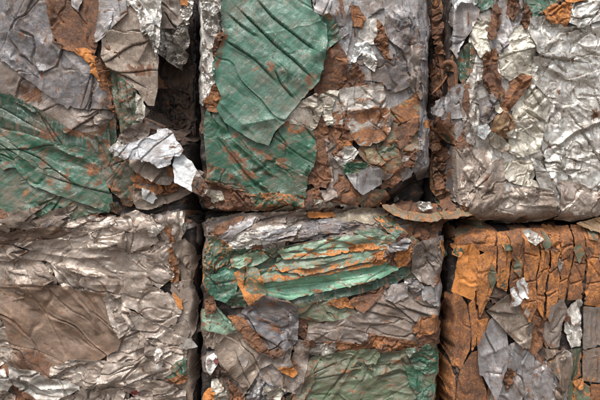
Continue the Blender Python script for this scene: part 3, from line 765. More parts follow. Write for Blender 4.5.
sheet(B, 'S', 'silver', '470,-30 532,-30 536,70 544,150 524,192 480,202 468,120 470,60', z=0.5, amp=3.4, cell=15, ang=75, st=1.8, dirt=.25)
sheet(B, 'P', 'greenD', '459,52 468,44 475,46 470,72 462,84 457,62', z=1, amp=2.2, cell=11, ang=80, st=2, rust=.2)
sheet(B, 'S', 'white', '451,-30 478,-30 478,9 470,5 462,3 454,14', z=2, amp=2, cell=12, dirt=.12)
sheet(B, 'P', 'greenL', '474,-30 498,-30 494,8 478,12 474,4', z=1.5, amp=2, cell=10, rust=.1, dirt=.25)
sheet(B, 'G', 'grey', '453,16 462,3 470,5 477,12 474,22 466,36 460,46 456,60 453,50', z=3.2, amp=1.2, cell=22, curl=1.5)
sheet(B, 'C', 'cream', '472,24 486,22 495,14 493,30 486,55 478,60 472,46', z=1.6, amp=2.8, cell=11, ang=75)
sheet(B, 'C', 'cream', '499,40 512,30 526,24 532,55 535,69 530,80 510,82 499,77 496,60', z=1.6, amp=3.4, cell=11, dirt=.12)
sheet(B, 'S', 'grey', '492,-30 522,-30 524,10 514,28 502,40 494,44 494,14', z=1.6, amp=3, cell=11, ang=70, st=2)
sheet(B, 'G', 'grey', '490,34 499,32 504,48 492,56 487,50', z=2.2, amp=2.2, cell=9)
sheet(B, 'R', 'rustP', '507,-20 516,-20 514,14 510,22 506,14', z=2.2, amp=2, cell=6, ang=85, st=2)
sheet(B, 'R', 'rustP', '484.5,40 489,18 493,7 497.5,12 496.5,25 492,40 488,43', z=3, amp=1.5, cell=9, ang=80, st=2, orange=.3)
sheet(B, 'R', 'rustP', '479,54 487,58 491,51 493,70 497.5,85 501,95 496,102 490,97 483,86 482,70', z=3.4, amp=1.7, cell=11, ang=80, st=2, orange=.35)
sheet(B, 'C', 'cream', '502,102 520,85 540,77 555,85 553,101 541,130 537,151 520,157 508,152 506,130 511,112', z=1.8, amp=3.2, cell=12, ang=60, st=1.5, dirt=.15, folds=[('v', '510,100 530,110 552,90', -2.4, 4), ('v', '524,84 520,110 508,130', -2, 3)])
sheet(B, 'R', 'rust', '511,81 518,75.5 526,79 525,86 517,96 508,108 501,120 495,127 491,121 495,110 503,96', z=4, amp=1.8, cell=11, orange=.45, folds=[('v', '518,80 506,100 497,120', 2.2, 7)])
sheet(B, 'C', 'tan', '491,120 500,111 508,118 510,130 504,139 495,136 488,129', z=4, amp=1.8, cell=9, rust=.3, dirt=.3, orange=.5)
sheet(B, 'C', 'cream', '486,132 496,138 508,147 502,152 489,145', z=3, amp=1.6, cell=9, rust=.15, orange=.6)
sheet(B, 'G', 'grey', '446,96 452,88 462,84 472,85 479,95 481,106 474,122 470,117 462,118 450,119 440,120 431,113 437,102', z=4, drape=False, amp=1.8, cell=14, curl=1.5, wear=.8, label='pale grey bent sheet over the dark inner side')
sheet(B, 'G', 'grey', '446,118 462,117 470,120 477,140 471,152 462,152 455,142 448,130', z=3, drape=False, amp=1.8, cell=12)
sheet(B, 'G', 'greyB', '459,100 466,99 470,128 471,152 464,152 463,126', z=5, drape=False, amp=1.0, cell=8, name='metal_strip', dirt=.45)
sheet(B, 'G', 'greyD', '477,101 486,97 496,105 493,116 482,126 476,121', z=3, amp=2.2, cell=9)
sheet(B, 'P', 'white', '475,128 483,127 486,132 481,140 475,136', z=3, amp=1.5, cell=6, rust=.05, dirt=.05, name='metal_flake')
sheet(B, 'S', 'bsilver', '453,150 470,149 485,149 491,164 482,190 470,208 455,202 454,176', z=2.4, amp=3, cell=11, dirt=.35)
sheet(B, 'S', 'bsilver', '467,192 480,175 492,162 501,159 502,180 501,195 496,206 496,219 480,219 467,212', z=2.4, amp=2.2, cell=14, dirt=.5, folds=[('v', '480,176 490,190 496,206', 1.4, 6)])
sheet(B, 'C', 'cream', '502,164 512,161 531,161 532,175 527,186 512,183 504,178', z=2.4, amp=3.2, cell=10, dirt=.25)
sheet(B, 'P', 'greenL', '519,-30 562,-30 560,1 546,9 537,19 527,23 521,8', z=2, amp=2.4, cell=13, rust=.22)
sheet(B, 'R', 'rust', '522,8 528,22 524,30 520,20', z=2.6, amp=1.6, cell=6, name='rusty_flake')
sheet(B, 'S', 'silver', '526,22 545,19 562,27 600,18 655,14 655,87 600,84 565,81 552,73 540,67 533,56 528,40', z=2, amp=2.8, cell=13, dirt=.12, wear=.9,
      folds=[('v', '563,24 580,30 587,32 572,45 568,55 580,58 594,67', -2.8, 3), ('v', '528,42 533,56 541,66 553,73 566,80', 2, 4), ('v', '540,50 556,40 566,44', 1.8, 5), ('v', '586,32 610,24', 2, 5), ('v', '576,50 600,46', 1.6, 5)])
sheet(B, 'S', 'silver', '558,3 585,-4 655,-30 655,20 600,20 575,30 562,25', z=2.6, amp=2.8, cell=12, dirt=.1, folds=[('v', '570,10 590,4 612,6', 1.8, 5)])
sheet(B, 'S', 'silver', '530,58 560,70 575,84 560,100 545,96 530,84', z=1, amp=2.4, cell=11, dirt=.2)
sheet(B, 'S', 'silver', '565,80 600,85 655,88 655,218 600,207 590,212 560,217 547,182 540,150 542,130 550,106 556,90', z=2.4, amp=2.7, cell=14, dirt=.14, wear=.9, patch=['588,112 600,108 602,120 590,118', '594,140 606,142 602,152'],
      folds=[('v', '550,150 562,140 572,132 586,126 612,117', 4, 5), ('v', '556,86 549,110 541,131', -3, 3), ('v', '562,182 585,195 612,184', -2.6, 3), ('v', '546,160 556,150 568,152 570,162 560,170 548,166', -2, 3), ('v', '560,90 580,110 600,116', 1.8, 5),
             ('v', '540,160 543,150 552,146 562,148 567,156 565,166 556,171 546,169', -2, 2.4), ('v', '566,106 586,120', 1.8, 4), ('v', '572,160 600,152', 1.8, 4), ('v', '585,140 590,170', -1.8, 3), ('v', '600,98 576,96', -1.6, 3)])
sheet(B, 'S', 'silver', '528,158 537,163 549,184 557,215 551,216 540,191', z=3, amp=1.2, cell=14, dirt=.2, name='metal_strip')
sheet(B, 'S', 'bsilver', '499,196 512,188 530,187 545,191 552,205 556,216 540,221 500,223 494,216', z=2.8, amp=2.8, cell=13, dirt=.35, folds=[('v', '512,204 530,206 548,204', 1.8, 4), ('v', '505,194 516,190', -1.6, 3)])
sheet(B, 'S', 'bsilver', '556,181 575,184 595,196 655,184 655,217 600,213 575,221 558,219', z=2.6, amp=2.6, cell=12, dirt=.35, folds=[('v', '572,196 582,206', 1.8, 4)])
sheet(B, 'R', 'rust', '539,15 548,8 566,7 564,18 561,29 556,25 548,26 542,21', z=3.5, amp=1.6, cell=8, orange=.75, curl=2.2, label='orange rusted torn tab')
sheet(B, 'R', 'orange', '556,-20 590,-20 582,2 562,5', z=3, amp=1.6, cell=9, orange=.8)
flakes(B, 4, (474, 5, 530, 190), [('C', 'cream'), ('S', 'silver'), ('C', 'tan'), ('G', 'grey')], (3, 6), 27)

# ================================================================== lower row, brownish silver bale
B = 'LL'
flakes(B, 34, (0, 226, 180, 425), [('S', 'bsilver'), ('G', 'taupe'), ('S', 'bsilver'), ('R', 'brown')], (14, 22), 30, z=-0.5)
flakes(B, 26, (-30, 218, 180, 232), [('G', 'greyB'), ('S', 'bsilver'), ('R', 'brown'), ('G', 'taupe')], (7, 15), 35, aspect=(4, 9), ang=-6)
flakes(B, 18, (-30, 362, 185, 425), [('S', 'bsilver'), ('R', 'brown'), ('G', 'taupe'), ('S', 'silver')], (10, 20), 36, aspect=(1.5, 3), ang=-10)
k = dict(dirt=.32, st=2.4)
sheet(B, 'G', 'brown', '-10,236 20,231 60,227 72,231 42,239 8,241 -10,243', z=1, amp=1.5, cell=9, ang=-6, dirt=.8)
sheet(B, 'S', 'bsilver', '72,224 95,219 116,216 119,224 92,230 70,232', z=1.5, amp=1.6, cell=8, ang=-8, st=3, dirt=.35)
sheet(B, 'G', 'brown', '-44,243 0,240 40,238 70,233 96,229 80,236 54,242 14,246 -44,250', z=1.2, amp=1.4, cell=9, ang=-6, dirt=.75)
sheet(B, 'S', 'bsilver', '114,222 136,211 155,219 166,228 160,233 150,232 125,230 115,227', z=2, amp=2.6, cell=15, ang=-15, **k)
sheet(B, 'S', 'bsilver', '14,244 55,240 80,232 104,228 126,229 128,240 125,248 100,247.5 70,250.5 50,251 30,248', z=2, amp=2.4, cell=17, ang=-8, folds=[('v', '44,248 70,236 100,232', 2, 8), ('v', '88,230 96,240 104,246', -1.8, 4)], **k)
sheet(B, 'S', 'bsilver', '126,235 140,231 156,233 160,240 146,247 130,253 121,248', z=2.2, amp=2.2, cell=14, patch=[], **k)
sheet(B, 'S', 'bsilver', '-44,246 10,245 30,251 50,250 75,249 120,247 135,252 151,244 153,255 146,268 151,276 125,276 90,274 65,266 45,259 30,258 -44,262', z=2, amp=2.4, cell=18, ang=5,
      folds=[('v', '40,252 80,258 120,256', 2.4, 8), ('v', '118,250 118,275', -2, 3), ('v', '66,252 62,264', -1.6, 4), ('v', '94,256 104,268', 1.8, 4), ('v', '134,254 140,264', -1.8, 3), ('v', '134,256 152,246', -1.6, 3)], **k)
sheet(B, 'S', 'bsilver', '162,229 174,214 184,211 186,230 179,241 172,246 165,239', z=2.4, amp=2.8, cell=11, ang=60, dirt=.3)
sheet(B, 'S', 'bsilver', '147,264 152,250 160,241 169,245 181,258 179,263 168,266 158,261 150,271', z=2.6, amp=2, cell=15, **k)
sheet(B, 'R', 'rust', '164,226 170,226 180,258 178,292 172,280 170,262 174,244', z=.6, amp=1.6, cell=6, orange=.6, name='rusty_flake')
sheet(B, 'S', 'bsilver', '172,284 190,280 196,300 194,330 188,342 176,340', z=-1, amp=2.4, cell=12, dirt=.5)
sheet(B, 'G', 'taupe', '174,340 192,338 196,366 192,400 176,396', z=-1, amp=2.4, cell=12, dirt=.5)
sheet(B, 'G', 'taupe', '175,243 185,239 192,247 195,265 191,283 184,287 180,272 177,256', z=2.6, amp=2.2, cell=12, ang=80, dirt=.4)
sheet(B, 'S', 'bsilver', '148,262 170,265 174,276 160,287 149,279', z=2, amp=2.4, cell=11, **k)
sheet(B, 'S', 'bsilver', '-44,255 20,254 36,262 52,281 46,288 20,285 -44,288', z=1.6, amp=2.6, cell=13, ang=40, dirt=.5, st=2, folds=[('v', '4,246 20,254 28,259', 3, 4), ('v', '16,262 30,280', -2, 3), ('v', '30,262 42,276', -2, 3)])
sheet(B, 'S', 'bsilver', '26,258 42,262 60,280 56,288 40,285 32,272', z=2, amp=2, cell=12, ang=45, dirt=.7)
sheet(B, 'S', 'bsilver', '54,262 66,268 80,281 85,290 74,292 62,281', z=2.2, amp=2, cell=11, ang=48, st=3, dirt=.25, folds=[('v', '57,264 68,276 76,290', 2.6, 4)])
sheet(B, 'S', 'bsilver', '64,264 82,271 92,275 90,280 84,286 76,276', z=1.6, amp=1.8, cell=8, ang=35, st=3, dirt=.6)
sheet(B, 'S', 'bsilver', '84,279 92,274 125,277 127,290 122,296 105,296 88,291', z=3, amp=1.6, cell=16, dirt=.6, curl=.4, folds=[('v', '88,284 104,284 126,284', 2, 9)])
sheet(B, 'S', 'bsilver', '125,276 145,276 156,282 150,289 126,293', z=2.4, amp=2, cell=12, dirt=.4)
sheet(B, 'S', 'bsilver', '-44,298 0,312 9,325 16,345 13,356 0,367 -44,370', z=1.8, amp=3, cell=10, dirt=.3)
sheet(B, 'S', 'bsilver', '104,326 128,309 141,330 152,340 152,359 130,364 112,364 108,346', z=2, amp=2.8, cell=13, ang=-20, dirt=.4, folds=[('v', '118,360 130,352 142,346', 2, 3)])
sheet(B, 'S', 'tanbrown', '0,287 20,285 60,287 76,291 106,296 111,305 113,322 122,336 119,346 100,356 72,362 56,373 40,368 22,364 18,345 10,320 3,305', z=2.6, amp=1.9, cell=26, ang=40, st=2.4, laps=.35, dirt=.7, wear=.9, rust=.1, orange=.25, curl=.1, grow=2.5,
      patch=['20,345 40,350 60,364 54,373 24,364'],
      folds=[('v', '76,291 88,305 96,318 98,336', 2.6, 6), ('v', '84,292 94,306 104,326', -1.8, 4), ('v', '94,296 106,312 118,334', 3, 5), ('v', '104,297 112,312', -1.8, 4), ('v', '40,292 62,312 86,334', 1.4, 8), ('v', '12,296 16,320', 1.2, 5), ('v', '2,288 30,285 62,287', -1.5, 4)],
      label='large flat brown sheet with silvery smears')
sheet(B, 'S', 'bsilver', '104,297 124,293 126,306 136,324 130,330 122,336 113,320', z=2.2, amp=2.4, cell=10, ang=65, st=3, dirt=.28, folds=[('v', '110,298 120,318', 2.4, 4)])
sheet(B, 'S', 'bsilver', '124,298 132,310 145,319 160,325 169,328 163,337 148,335 135,326 126,313', z=2.6, amp=1.8, cell=14, ang=30, dirt=.42)
sheet(B, 'S', 'bsilver', '123,295 140,286 155,287 175,298 182,310 176,323 168,326 150,319 138,309 127,304', z=3, amp=1.5, cell=22, dirt=.42, curl=.4, laps=0, folds=[('v', '140,303 141,311 146,318 154,322 163,322 171,317 175,309 174,300 168,293 160,290 151,291 144,296 140,303', -2.2, 2.6, 1), ('v', '144,303 145,310 149,315 155,318 162,318 168,314', 1.2, 3)])
sheet(B, 'R', 'orange', '174,292 182,300 184,310 178,304', z=1, orange=.8, name='rusty_flake')
sheet(B, 'S', 'bsilver', '159,337 175,325 186,320 190,330 187,341 175,343 165,341', z=2.4, amp=2, cell=14, dirt=.42)
sheet(B, 'S', 'bsilver', '147,338 165,342 181,343 187,350 184,360 177,369 160,367 150,357', z=2.6, amp=2.6, cell=12, dirt=.38, folds=[('v', '165,343 163,366', -2, 3)])
sheet(B, 'S', 'silver', '182,344 190,338 198,345 188,347', z=6, drape=False, amp=.8, dirt=.25, name='metal_flake')
sheet(B, 'P', 'green', '166,372 178,361 186,357 187,372 176,379', z=.8, amp=1.2, rust=.15)
sheet(B, 'R', 'orange', '168,377 187,373 188,379 172,382', z=1.4, orange=.6, name='rusty_flake')
sheet(B, 'S', 'bsilver', '55,366 75,358 110,360 122,363 116,379 95,385 75,383 58,377', z=2, amp=2.2, cell=16, ang=-10, **k)
sheet(B, 'S', 'bsilver', '108,362 150,358 174,369 165,376 140,376 120,386 100,389', z=2.2, amp=2.3, cell=15, ang=-15, **k)
sheet(B, 'S', 'silver', '14,364 40,368 55,375 75,380 86,385 70,392 50,397 30,394 20,381', z=2.6, amp=2.2, cell=15, ang=12, dirt=.35, folds=[('v', '22,378 40,392 66,394', -2, 3), ('v', '24,372 48,386 80,384', 2.2, 5)])
sheet(B, 'R', 'rust', '16,381 28,390 42,398 40,420 14,420', z=1.2, amp=1.6, orange=.35)
sheet(B, 'S', 'silver', '-44,371 10,368 19,380 10,389 -44,394', z=2, amp=2.4, cell=12, dirt=.3)
sheet(B, 'S', 'bsilver', '-44,391 12,388 18,396 16,430 -44,430', z=1.6, amp=2.4, cell=13, **k)
sheet(B, 'S', 'bsilver', '94,391 115,385 126,386 126,400 110,412 94,402', z=2.4, amp=2.4, cell=10, dirt=.3)
sheet(B, 'S', 'bsilver', '40,397 80,393 96,400 92,430 36,430', z=1.6, amp=2.4, cell=13, **k)
sheet(B, 'S', 'bsilver', '124,386 145,378 165,379 180,386 166,396 140,396', z=2.4, amp=2, cell=13, dirt=.35, folds=[('v', '142,380 156,378 168,384', 1.8, 4)])
sheet(B, 'S', 'bsilver', '118,398 160,396 186,388 190,430 112,430', z=1.6, amp=2.4, cell=13, **k)
sheet(B, 'P', 'red', '134,389 138,387 141,391 136,392', z=2.6, amp=1.4, cell=4, rust=.05, dirt=.2, name='painted_flake', label='small red painted scrap')
flakes(B, 4, (100, 215, 185, 380), [('S', 'silver'), ('S', 'bsilver'), ('R', 'brown')], (3, 7), 37)

# ================================================================== lower row, bale with green beams
B = 'LM'
flakes(B, 46, (210, 226, 438, 425), [('R', 'rust'), ('G', 'greyB'), ('G', 'taupe'), ('R', 'rustD'), ('P', 'greenO')], (13, 20), 50, z=-0.5)
flakes(B, 14, (394, 222, 440, 248), [('R', 'rust'), ('R', 'rustD'), ('P', 'greenO'), ('R', 'brown')], (6, 10), 52)
flakes(B, 34, (205, 210, 400, 244), [('G', 'greyB'), ('G', 'grey'), ('G', 'taupe'), ('R', 'rustD'), ('G', 'board')], (7, 15), 45, aspect=(4, 9), ang=-6)
flakes(B, 22, (202, 295, 300, 410), [('R', 'rust'), ('G', 'greyB'), ('G', 'taupe'), ('P', 'greenO')], (8, 15), 46)
flakes(B, 16, (300, 315, 440, 350), [('R', 'rust'), ('G', 'greyB'), ('R', 'rustD')], (7, 14), 47)
sheet(B, 'G', 'greyB', '199,224 240,214 300,212 376,209 386,220 370,229 320,233 280,241 240,251 225,241 205,236', z=.6, amp=2.6, cell=7, ang=-6, st=5, dirt=.45)
sheet(B, 'G', 'board', '330,216 360,209 388,209 382,223 350,224 336,221', z=1.2, amp=1.2, cell=6, ang=-4, st=6, dirt=.4)
sheet(B, 'G', 'greyD', '300,224 330,219 362,224 368,229 340,232 320,236 300,240', z=1, amp=2.4, cell=7, ang=-5, st=4)
sheet(B, 'G', 'silver', '228,240 244,232 262,227 302,225 296,232 266,243 250,251 234,252', z=1.8, amp=2.2, cell=6, ang=-18, st=4, dirt=.2)
sheet(B, 'S', 'grey', '250,236 272,230 298,228 296,233 270,239', z=1.5, amp=1.4, cell=5, ang=-18, st=4, dirt=.2, name='metal_strip')
sheet(B, 'R', 'rustD', '211,233 225,223 244,216 241,222 226,232 215,238', z=1.8, amp=1.2, cell=8, name='metal_strip')
sheet(B, 'G', 'grey', '220,237 238,224 256,217 252,224 236,234 224,242', z=1.4, amp=1.2, cell=6, ang=-30, st=4, name='metal_strip')
sheet(B, 'R', 'rustD', '238,251 262,246 266,250 246,255', z=1.6, amp=1.4, cell=7, name='metal_strip')
sheet(B, 'G', 'greyB', '196,226 209,222 207,240 212,251 205,271 200,277 197,251', z=1.8, amp=2, cell=9, ang=80)
sheet(B, 'G', 'grey', '264,246 286,240 283,249 275,256 267,253', z=2, amp=1.6, cell=8)
sheet(B, 'G', 'cream', '306,244 322,240 330,244 314,250', z=1.6, amp=1.2, cell=8, name='metal_flake')
# green mass
sheet(B, 'P', 'greenP', '206,246 214,235 222,240 234,250 226,251 215,253 206,253', z=1.6, amp=2.2, cell=6, rust=.25, orange=.75)
sheet(B, 'P', 'greenP', '209,253 230,250 238,262 226,271 212,276 204,282 204,268', z=1.8, amp=2.2, cell=9, rust=.26, orange=.75)
sheet(B, 'R', 'orange', '202,276 210,264 215,262 213,275 211,289 205,284', z=2, orange=.75, amp=1.6, cell=7)
sheet(B, 'P', 'green', '206,246 236,250 262,250 310,242 380,233 404,238 412,266 398,276 350,294 320,318 296,312 282,300 256,306 226,302 208,292 204,270', z=0.5, amp=1.6, cell=18, ang=-12, st=2.5, rust=.2, orange=.8)
sheet(B, 'P', 'greenD', '285,297 330,286 370,275 398,267 411,261 412,270 400,278 375,288 350,294 320,299 292,304', z=1.6, amp=1.5, cell=24, ang=-15, st=3, rust=.1, dirt=.15, folds=[('v', '350,286 362,281 374,284', 2, 5), ('v', '300,298 340,290 400,270', 1.2, 6)])
sheet(B, 'P', 'greenO', '294,303 330,299 346,304 357,311 360,313 340,318 320,319 300,316 290,309', z=1.4, amp=1.6, cell=18, rust=.15, dirt=.35, folds=[('v', '318,304 332,318', -2.2, 3)])
sheet(B, 'P', 'beam', '258,277 310,274 350,266 388,255 395,257 396,268 380,276 340,286 300,294 285,298 262,300 250,291', z=2.8, amp=1.4, cell=26, ang=-12, st=3.4, rust=.12, dirt=.1, wear=1, curl=.6, orange=.6, grain=-12,
      folds=[('v', '258,279 310,276 350,268 392,258', 2.4, 7), ('v', '262,290 310,286 390,264', -1.2, 5), ('v', '306,276 309,292', 1.4, 3), ('v', '330,270 334,286', -.8, 4)], label='light green bent beam with rusty upper edge')
sheet(B, 'P', 'greenP', '258,277 285,265 305,266 345,254 386,247 394,252 386,261 345,269 308,275 262,280', z=2.6, amp=1.4, cell=18, ang=-12, st=3.2, rust=.1, orange=.75, curl=1.4, patch=['258,276 308,272 345,266 386,258 386,262 345,270 308,276 262,281', '276,268 300,266 306,270 280,272'], folds=[('v', '280,272 330,264 384,254', 1.8, 5)])
sheet(B, 'P', 'greenP', '277,258 330,253 380,247 389,252 378,257 350,263 320,270 308,272 282,269 276,263', z=2.2, amp=1.6, cell=14, ang=-10, st=3, rust=.12, orange=.8, curl=1.4, patch=['282,266 310,268 350,260 380,254 378,258 350,264 310,273 282,270'])
sheet(B, 'P', 'greenP', '278,251 310,243 340,237 380,233 396,236 401,242 380,248 350,250 330,254 300,257 284,257', z=2.4, amp=1.8, cell=12, ang=-8, st=3, rust=.14, orange=.8, curl=1.4, patch=['284,254 330,251 380,246 400,241 380,249 330,255 284,258'])
sheet(B, 'P', 'greenP', '231,259 264,251 269,256 258,263 240,267 233,265', z=2.2, amp=1.6, cell=9, rust=.2, orange=.8)
sheet(B, 'R', 'orange', '345,247 372,242 378,246 350,250', z=1.6, orange=.8, amp=1, name='metal_strip', rust=.4)
sheet(B, 'R', 'orange', '370,254 388,249 386,258 374,264 370,260', z=2, orange=.75, amp=1.4, cell=7, name='rusty_flake')
sheet(B, 'P', 'green', '374,216 388,215 398,227 405,233 395,236 385,229', z=2.6, amp=1.4, cell=10, rust=.28, orange=.75)
sheet(B, 'P', 'green', '352,232 376,228 386,233 366,235', z=2, amp=1, cell=9, rust=.15, name='metal_strip')
sheet(B, 'P', 'greenL', '209,286 214,275 225,267 234,270 238,281 236,293 226,301 215,298', z=2.6, amp=1.4, cell=8, rust=.08, dirt=.1, wear=1, folds=[('v', '212,284 224,282 236,280', -1.6, 2.5), ('v', '224,282 228,296', -1.2, 2), ('v', '214,278 230,272 236,288 222,299', 1.2, 3)])
sheet(B, 'P', 'greenD', '234,292 248,290 262,300 256,306 240,304 228,302', z=1.2, amp=1.4, cell=9, rust=.1)
sheet(B, 'P', 'greenO', '236,272 245,266 258,268 263,280 266,292 259,300 253,307 246,294 240,283', z=3.4, amp=1.4, cell=16, rust=.32, orange=.85, curl=1.6, patch=['236,272 242,276 252,300 252,308 244,294', '248,294 262,292 258,302 252,308'])
flakes(B, 16, (386, 236, 414, 262), [('R', 'rust'), ('P', 'greenO'), ('R', 'rustD'), ('G', 'greyB')], (5, 9), 51)
sheet(B, 'R', 'rust', '394,250 408,245 411,255 404,264 398,266 393,258', z=2.4, amp=1.6, cell=8, orange=.7)
sheet(B, 'S', 'grey', '385,247 402,237 407,240 404,247 388,250', z=2.4, amp=1.4, cell=8, dirt=.2)
# right side
sheet(B, 'G', 'greyB', '344,319 365,308 385,289 400,284 420,279 442,284 448,300 446,326 436,336 420,343 400,339 370,331 350,325', z=1.6, amp=1.8, cell=17, ang=15, dirt=.45, folds=[('v', '348,320 390,322 412,330', 1.4, 4), ('v', '384,312 416,318', -1.2, 4)])
sheet(B, 'G', 'grey', '419,286 440,283 446,300 432,303 422,299', z=2, amp=1.6, cell=12, dirt=.3)
sheet(B, 'S', 'grey', '404,279 417,278 421,286 411,291 403,285', z=2.2, amp=1.8, cell=9, dirt=.3)
sheet(B, 'G', 'grey', '388,285 404,284 406,294 392,300 384,296', z=1.8, amp=1.8, cell=8, dirt=.35)
sheet(B, 'R', 'rust', '411,326 419,316 432,313.5 440,322 438,329 428,330 420,331 414,336', z=3, amp=1.6, cell=10, orange=.6, curl=1.6, label='orange rusted lobe')
sheet(B, 'R', 'rustD', '414,336 432,330 442,330 440,344 424,348', z=1.4, amp=1.8, cell=8)
sheet(B, 'G', 'greyB', '410,246 420,240 435,238 441,245 447,261 449,272 441,281 430,284 418,279 411,271', z=2.6, amp=2.2, cell=9, dirt=.35, wear=.7, patch=['432,274 448,272 440,284 430,284'])
sheet(B, 'P', 'greenL', '438,240 444,242 448,256 443,260', z=1.6, amp=1, rust=.3, orange=.9, name='painted_flake')
sheet(B, 'R', 'rustP', '340,306 352,299 372,290 388,283 377,298 362,311 354,305', z=2.4, amp=1.5, cell=12, orange=.25, folds=[('v', '350,302 366,298 384,286', 1.6, 4)])
sheet(B, 'R', 'rust', '328,301 345,297 353,306 341,307', z=2, amp=1.6, cell=8, orange=.7, name='rusty_flake')
sheet(B, 'R', 'rust', '364,331 380,335 412,340 416,349 400,351 380,346 364,341', z=1.8, amp=2.2, cell=8, orange=.55)
sheet(B, 'G', 'greyB', '308,326 345,318 351,325 367,333 366,341 330,341 306,339 308,331', z=2.2, amp=1.8, cell=14, ang=8, dirt=.4)
sheet(B, 'R', 'rust', '320,341 350,342 366,346 356,351 340,353 334,347', z=2, amp=2, cell=7, orange=.5)
sheet(B, 'G', 'silver', '307,345 325,343 337,348 330,355 318,357 308,352', z=1.8, amp=2, cell=7, dirt=.3)
# lower green panel
sheet(B, 'P', 'greenO', '310,360 330,353 345,350 365,348 400,350 430,342 440,350 437,370 438,390 430,428 275,428 290,396 304,376', z=1.6, amp=2.2, cell=19, ang=-25, st=2, rust=.14, dirt=.35, wear=.8,
      folds=[('v', '357,352 340,376 322,402', -2.6, 3), ('v', '360,354 345,376 328,402', 1.6, 5), ('v', '374,374 398,366 414,372', 3, 5), ('v', '376,378 400,371 414,376', -1.6, 3), ('v', '358,362 372,376', -2, 3), ('v', '398,352 408,372 420,384', -2.4, 3), ('v', '404,354 416,372', 2, 5),
             ('v', '376,360 404,356', 2, 5), ('v', '300,392 340,380 372,376', 1.2, 5), ('v', '388,388 412,392', 1.4, 4)], label='grimy dark green crumpled sheet')
sheet(B, 'P', 'green', '404,348 426,342 438,352 436,368 426,372 414,366', z=2, amp=2.6, cell=9, rust=.05, wear=.9)
sheet(B, 'P', 'green', '404,364 418,366 424,386 414,390 408,378', z=2, amp=2.4, cell=9, rust=.05, wear=.9)
sheet(B, 'P', 'greenL', '412,394 430,382 437,386 434,402 418,410', z=2, amp=2.2, cell=9, rust=.05, wear=.9)
sheet(B, 'P', 'greenO', '300,364 312,360 314,378 300,402 290,404 298,384', z=2, amp=1.4, cell=12, dirt=.5)
# lower left
sheet(B, 'P', 'greenP', '202,311 214,304 225,315 241,330 233,334 220,333 210,329 203,329', z=1.8, amp=2, cell=10, rust=.14, dirt=.25)
sheet(B, 'R', 'rust', '206,300 213,294 216,312 207,313', z=2.2, amp=1.2, cell=8, orange=.4)
sheet(B, 'G', 'taupe', '203,328 226,335 219,346 207,346', z=1.6, amp=1.8, cell=9, dirt=.45)
sheet(B, 'G', 'greyB', '260,363 290,361 299,338 309,342 307,360 299,391 290,388 270,379 257,373', z=1.8, amp=1.6, cell=14, dirt=.35, patch=['284,346 292,352 300,366 294,368'])
sheet(B, 'S', 'grey', '240,397 262,376 286,388 272,408 258,428 236,428', z=1.8, amp=2.6, cell=9, dirt=.25)
sheet(B, 'C', 'cream', '264,382 286,386 280,396 268,394', z=1.8, amp=2, cell=7, dirt=.4, name='metal_flake')
sheet(B, 'G', 'taupe', '217,346 230,332 246,331 263,348 261,358 262,363 243,393 235,377 225,363 216,353', z=3.4, amp=1.0, cell=22, dirt=.4, wear=.5, curl=1.5, jag=.3, folds=[('v', '234,378 248,365 264,352', 1.6, 7)], label='flat taupe tile-like sheet')
sheet(B, 'G', 'greyD', '232,318 250,305 265,294 286,299 297,305 293,320 296,340 285,348 273,353 262,346 248,331', z=3, amp=1.5, cell=18, dirt=.25, ang=30, patch=['230,314 245,318 263,338 272,353 260,349 245,335', '262,318 276,324 284,331 270,328', '268,302 274,300 274,304'], rust=.2,
      folds=[('v', '262,320 274,325 286,330', -2.6, 3), ('v', '250,306 262,320', 1.2, 5)])
sheet(B, 'G', 'greyD', '290,312 298,312 297,338 291,336', z=2, amp=1.6, cell=8)
sheet(B, 'R', 'rust', '229,314 245,317 263,338 272,354 258,347 244,334', z=3, amp=1.4, cell=9, orange=.4)
sheet(B, 'G', 'greyB', '261,349 273,354 284,344 293,362 279,365 272,359 262,363 259,354', z=3.2, amp=1.0, cell=14, curl=1.6, name='metal_flake')
sheet(B, 'R', 'orange', '279,364 292,365 296.5,370 293,374 283,369', z=3, orange=.9, amp=1, name='rusty_flake')
sheet(B, 'C', 'cream', '214,377 232,374 239,398 240,428 212,428', z=1.6, amp=2.6, cell=10, dirt=.3, rust=.1)
sheet(B, 'D', 'dark', '207,360 215,351 223,362 229,372 239,380 230,386 218,373 209,377', z=2.2, amp=2, cell=7)
sheet(B, 'P', 'white', '209,354 215,351 219,360 212,372 209,366', z=2.6, amp=1.4, cell=6, rust=.05, dirt=.2, name='painted_flake')
sheet(B, 'P', 'red', '217,355 220,359 219,360 216,357', z=3, amp=.5, rust=0, dirt=.1, name='painted_flake')
sheet(B, 'R', 'orange', '206,392 213,384 216,402 206,408', z=1.8, orange=.9, amp=1.4)
sheet(B, 'R', 'rust', '231,375 238,384 245,393 242,420 235,420', z=2.4, amp=1, cell=8, name='metal_strip', orange=.4)
flakes(B, 7, (300, 340, 420, 352), [('R', 'rust'), ('G', 'greyB'), ('R', 'orange')], (3, 6), 48)
flakes(B, 4, (205, 330, 300, 400), [('R', 'rust'), ('G', 'greyB'), ('G', 'grey')], (3, 6), 49)

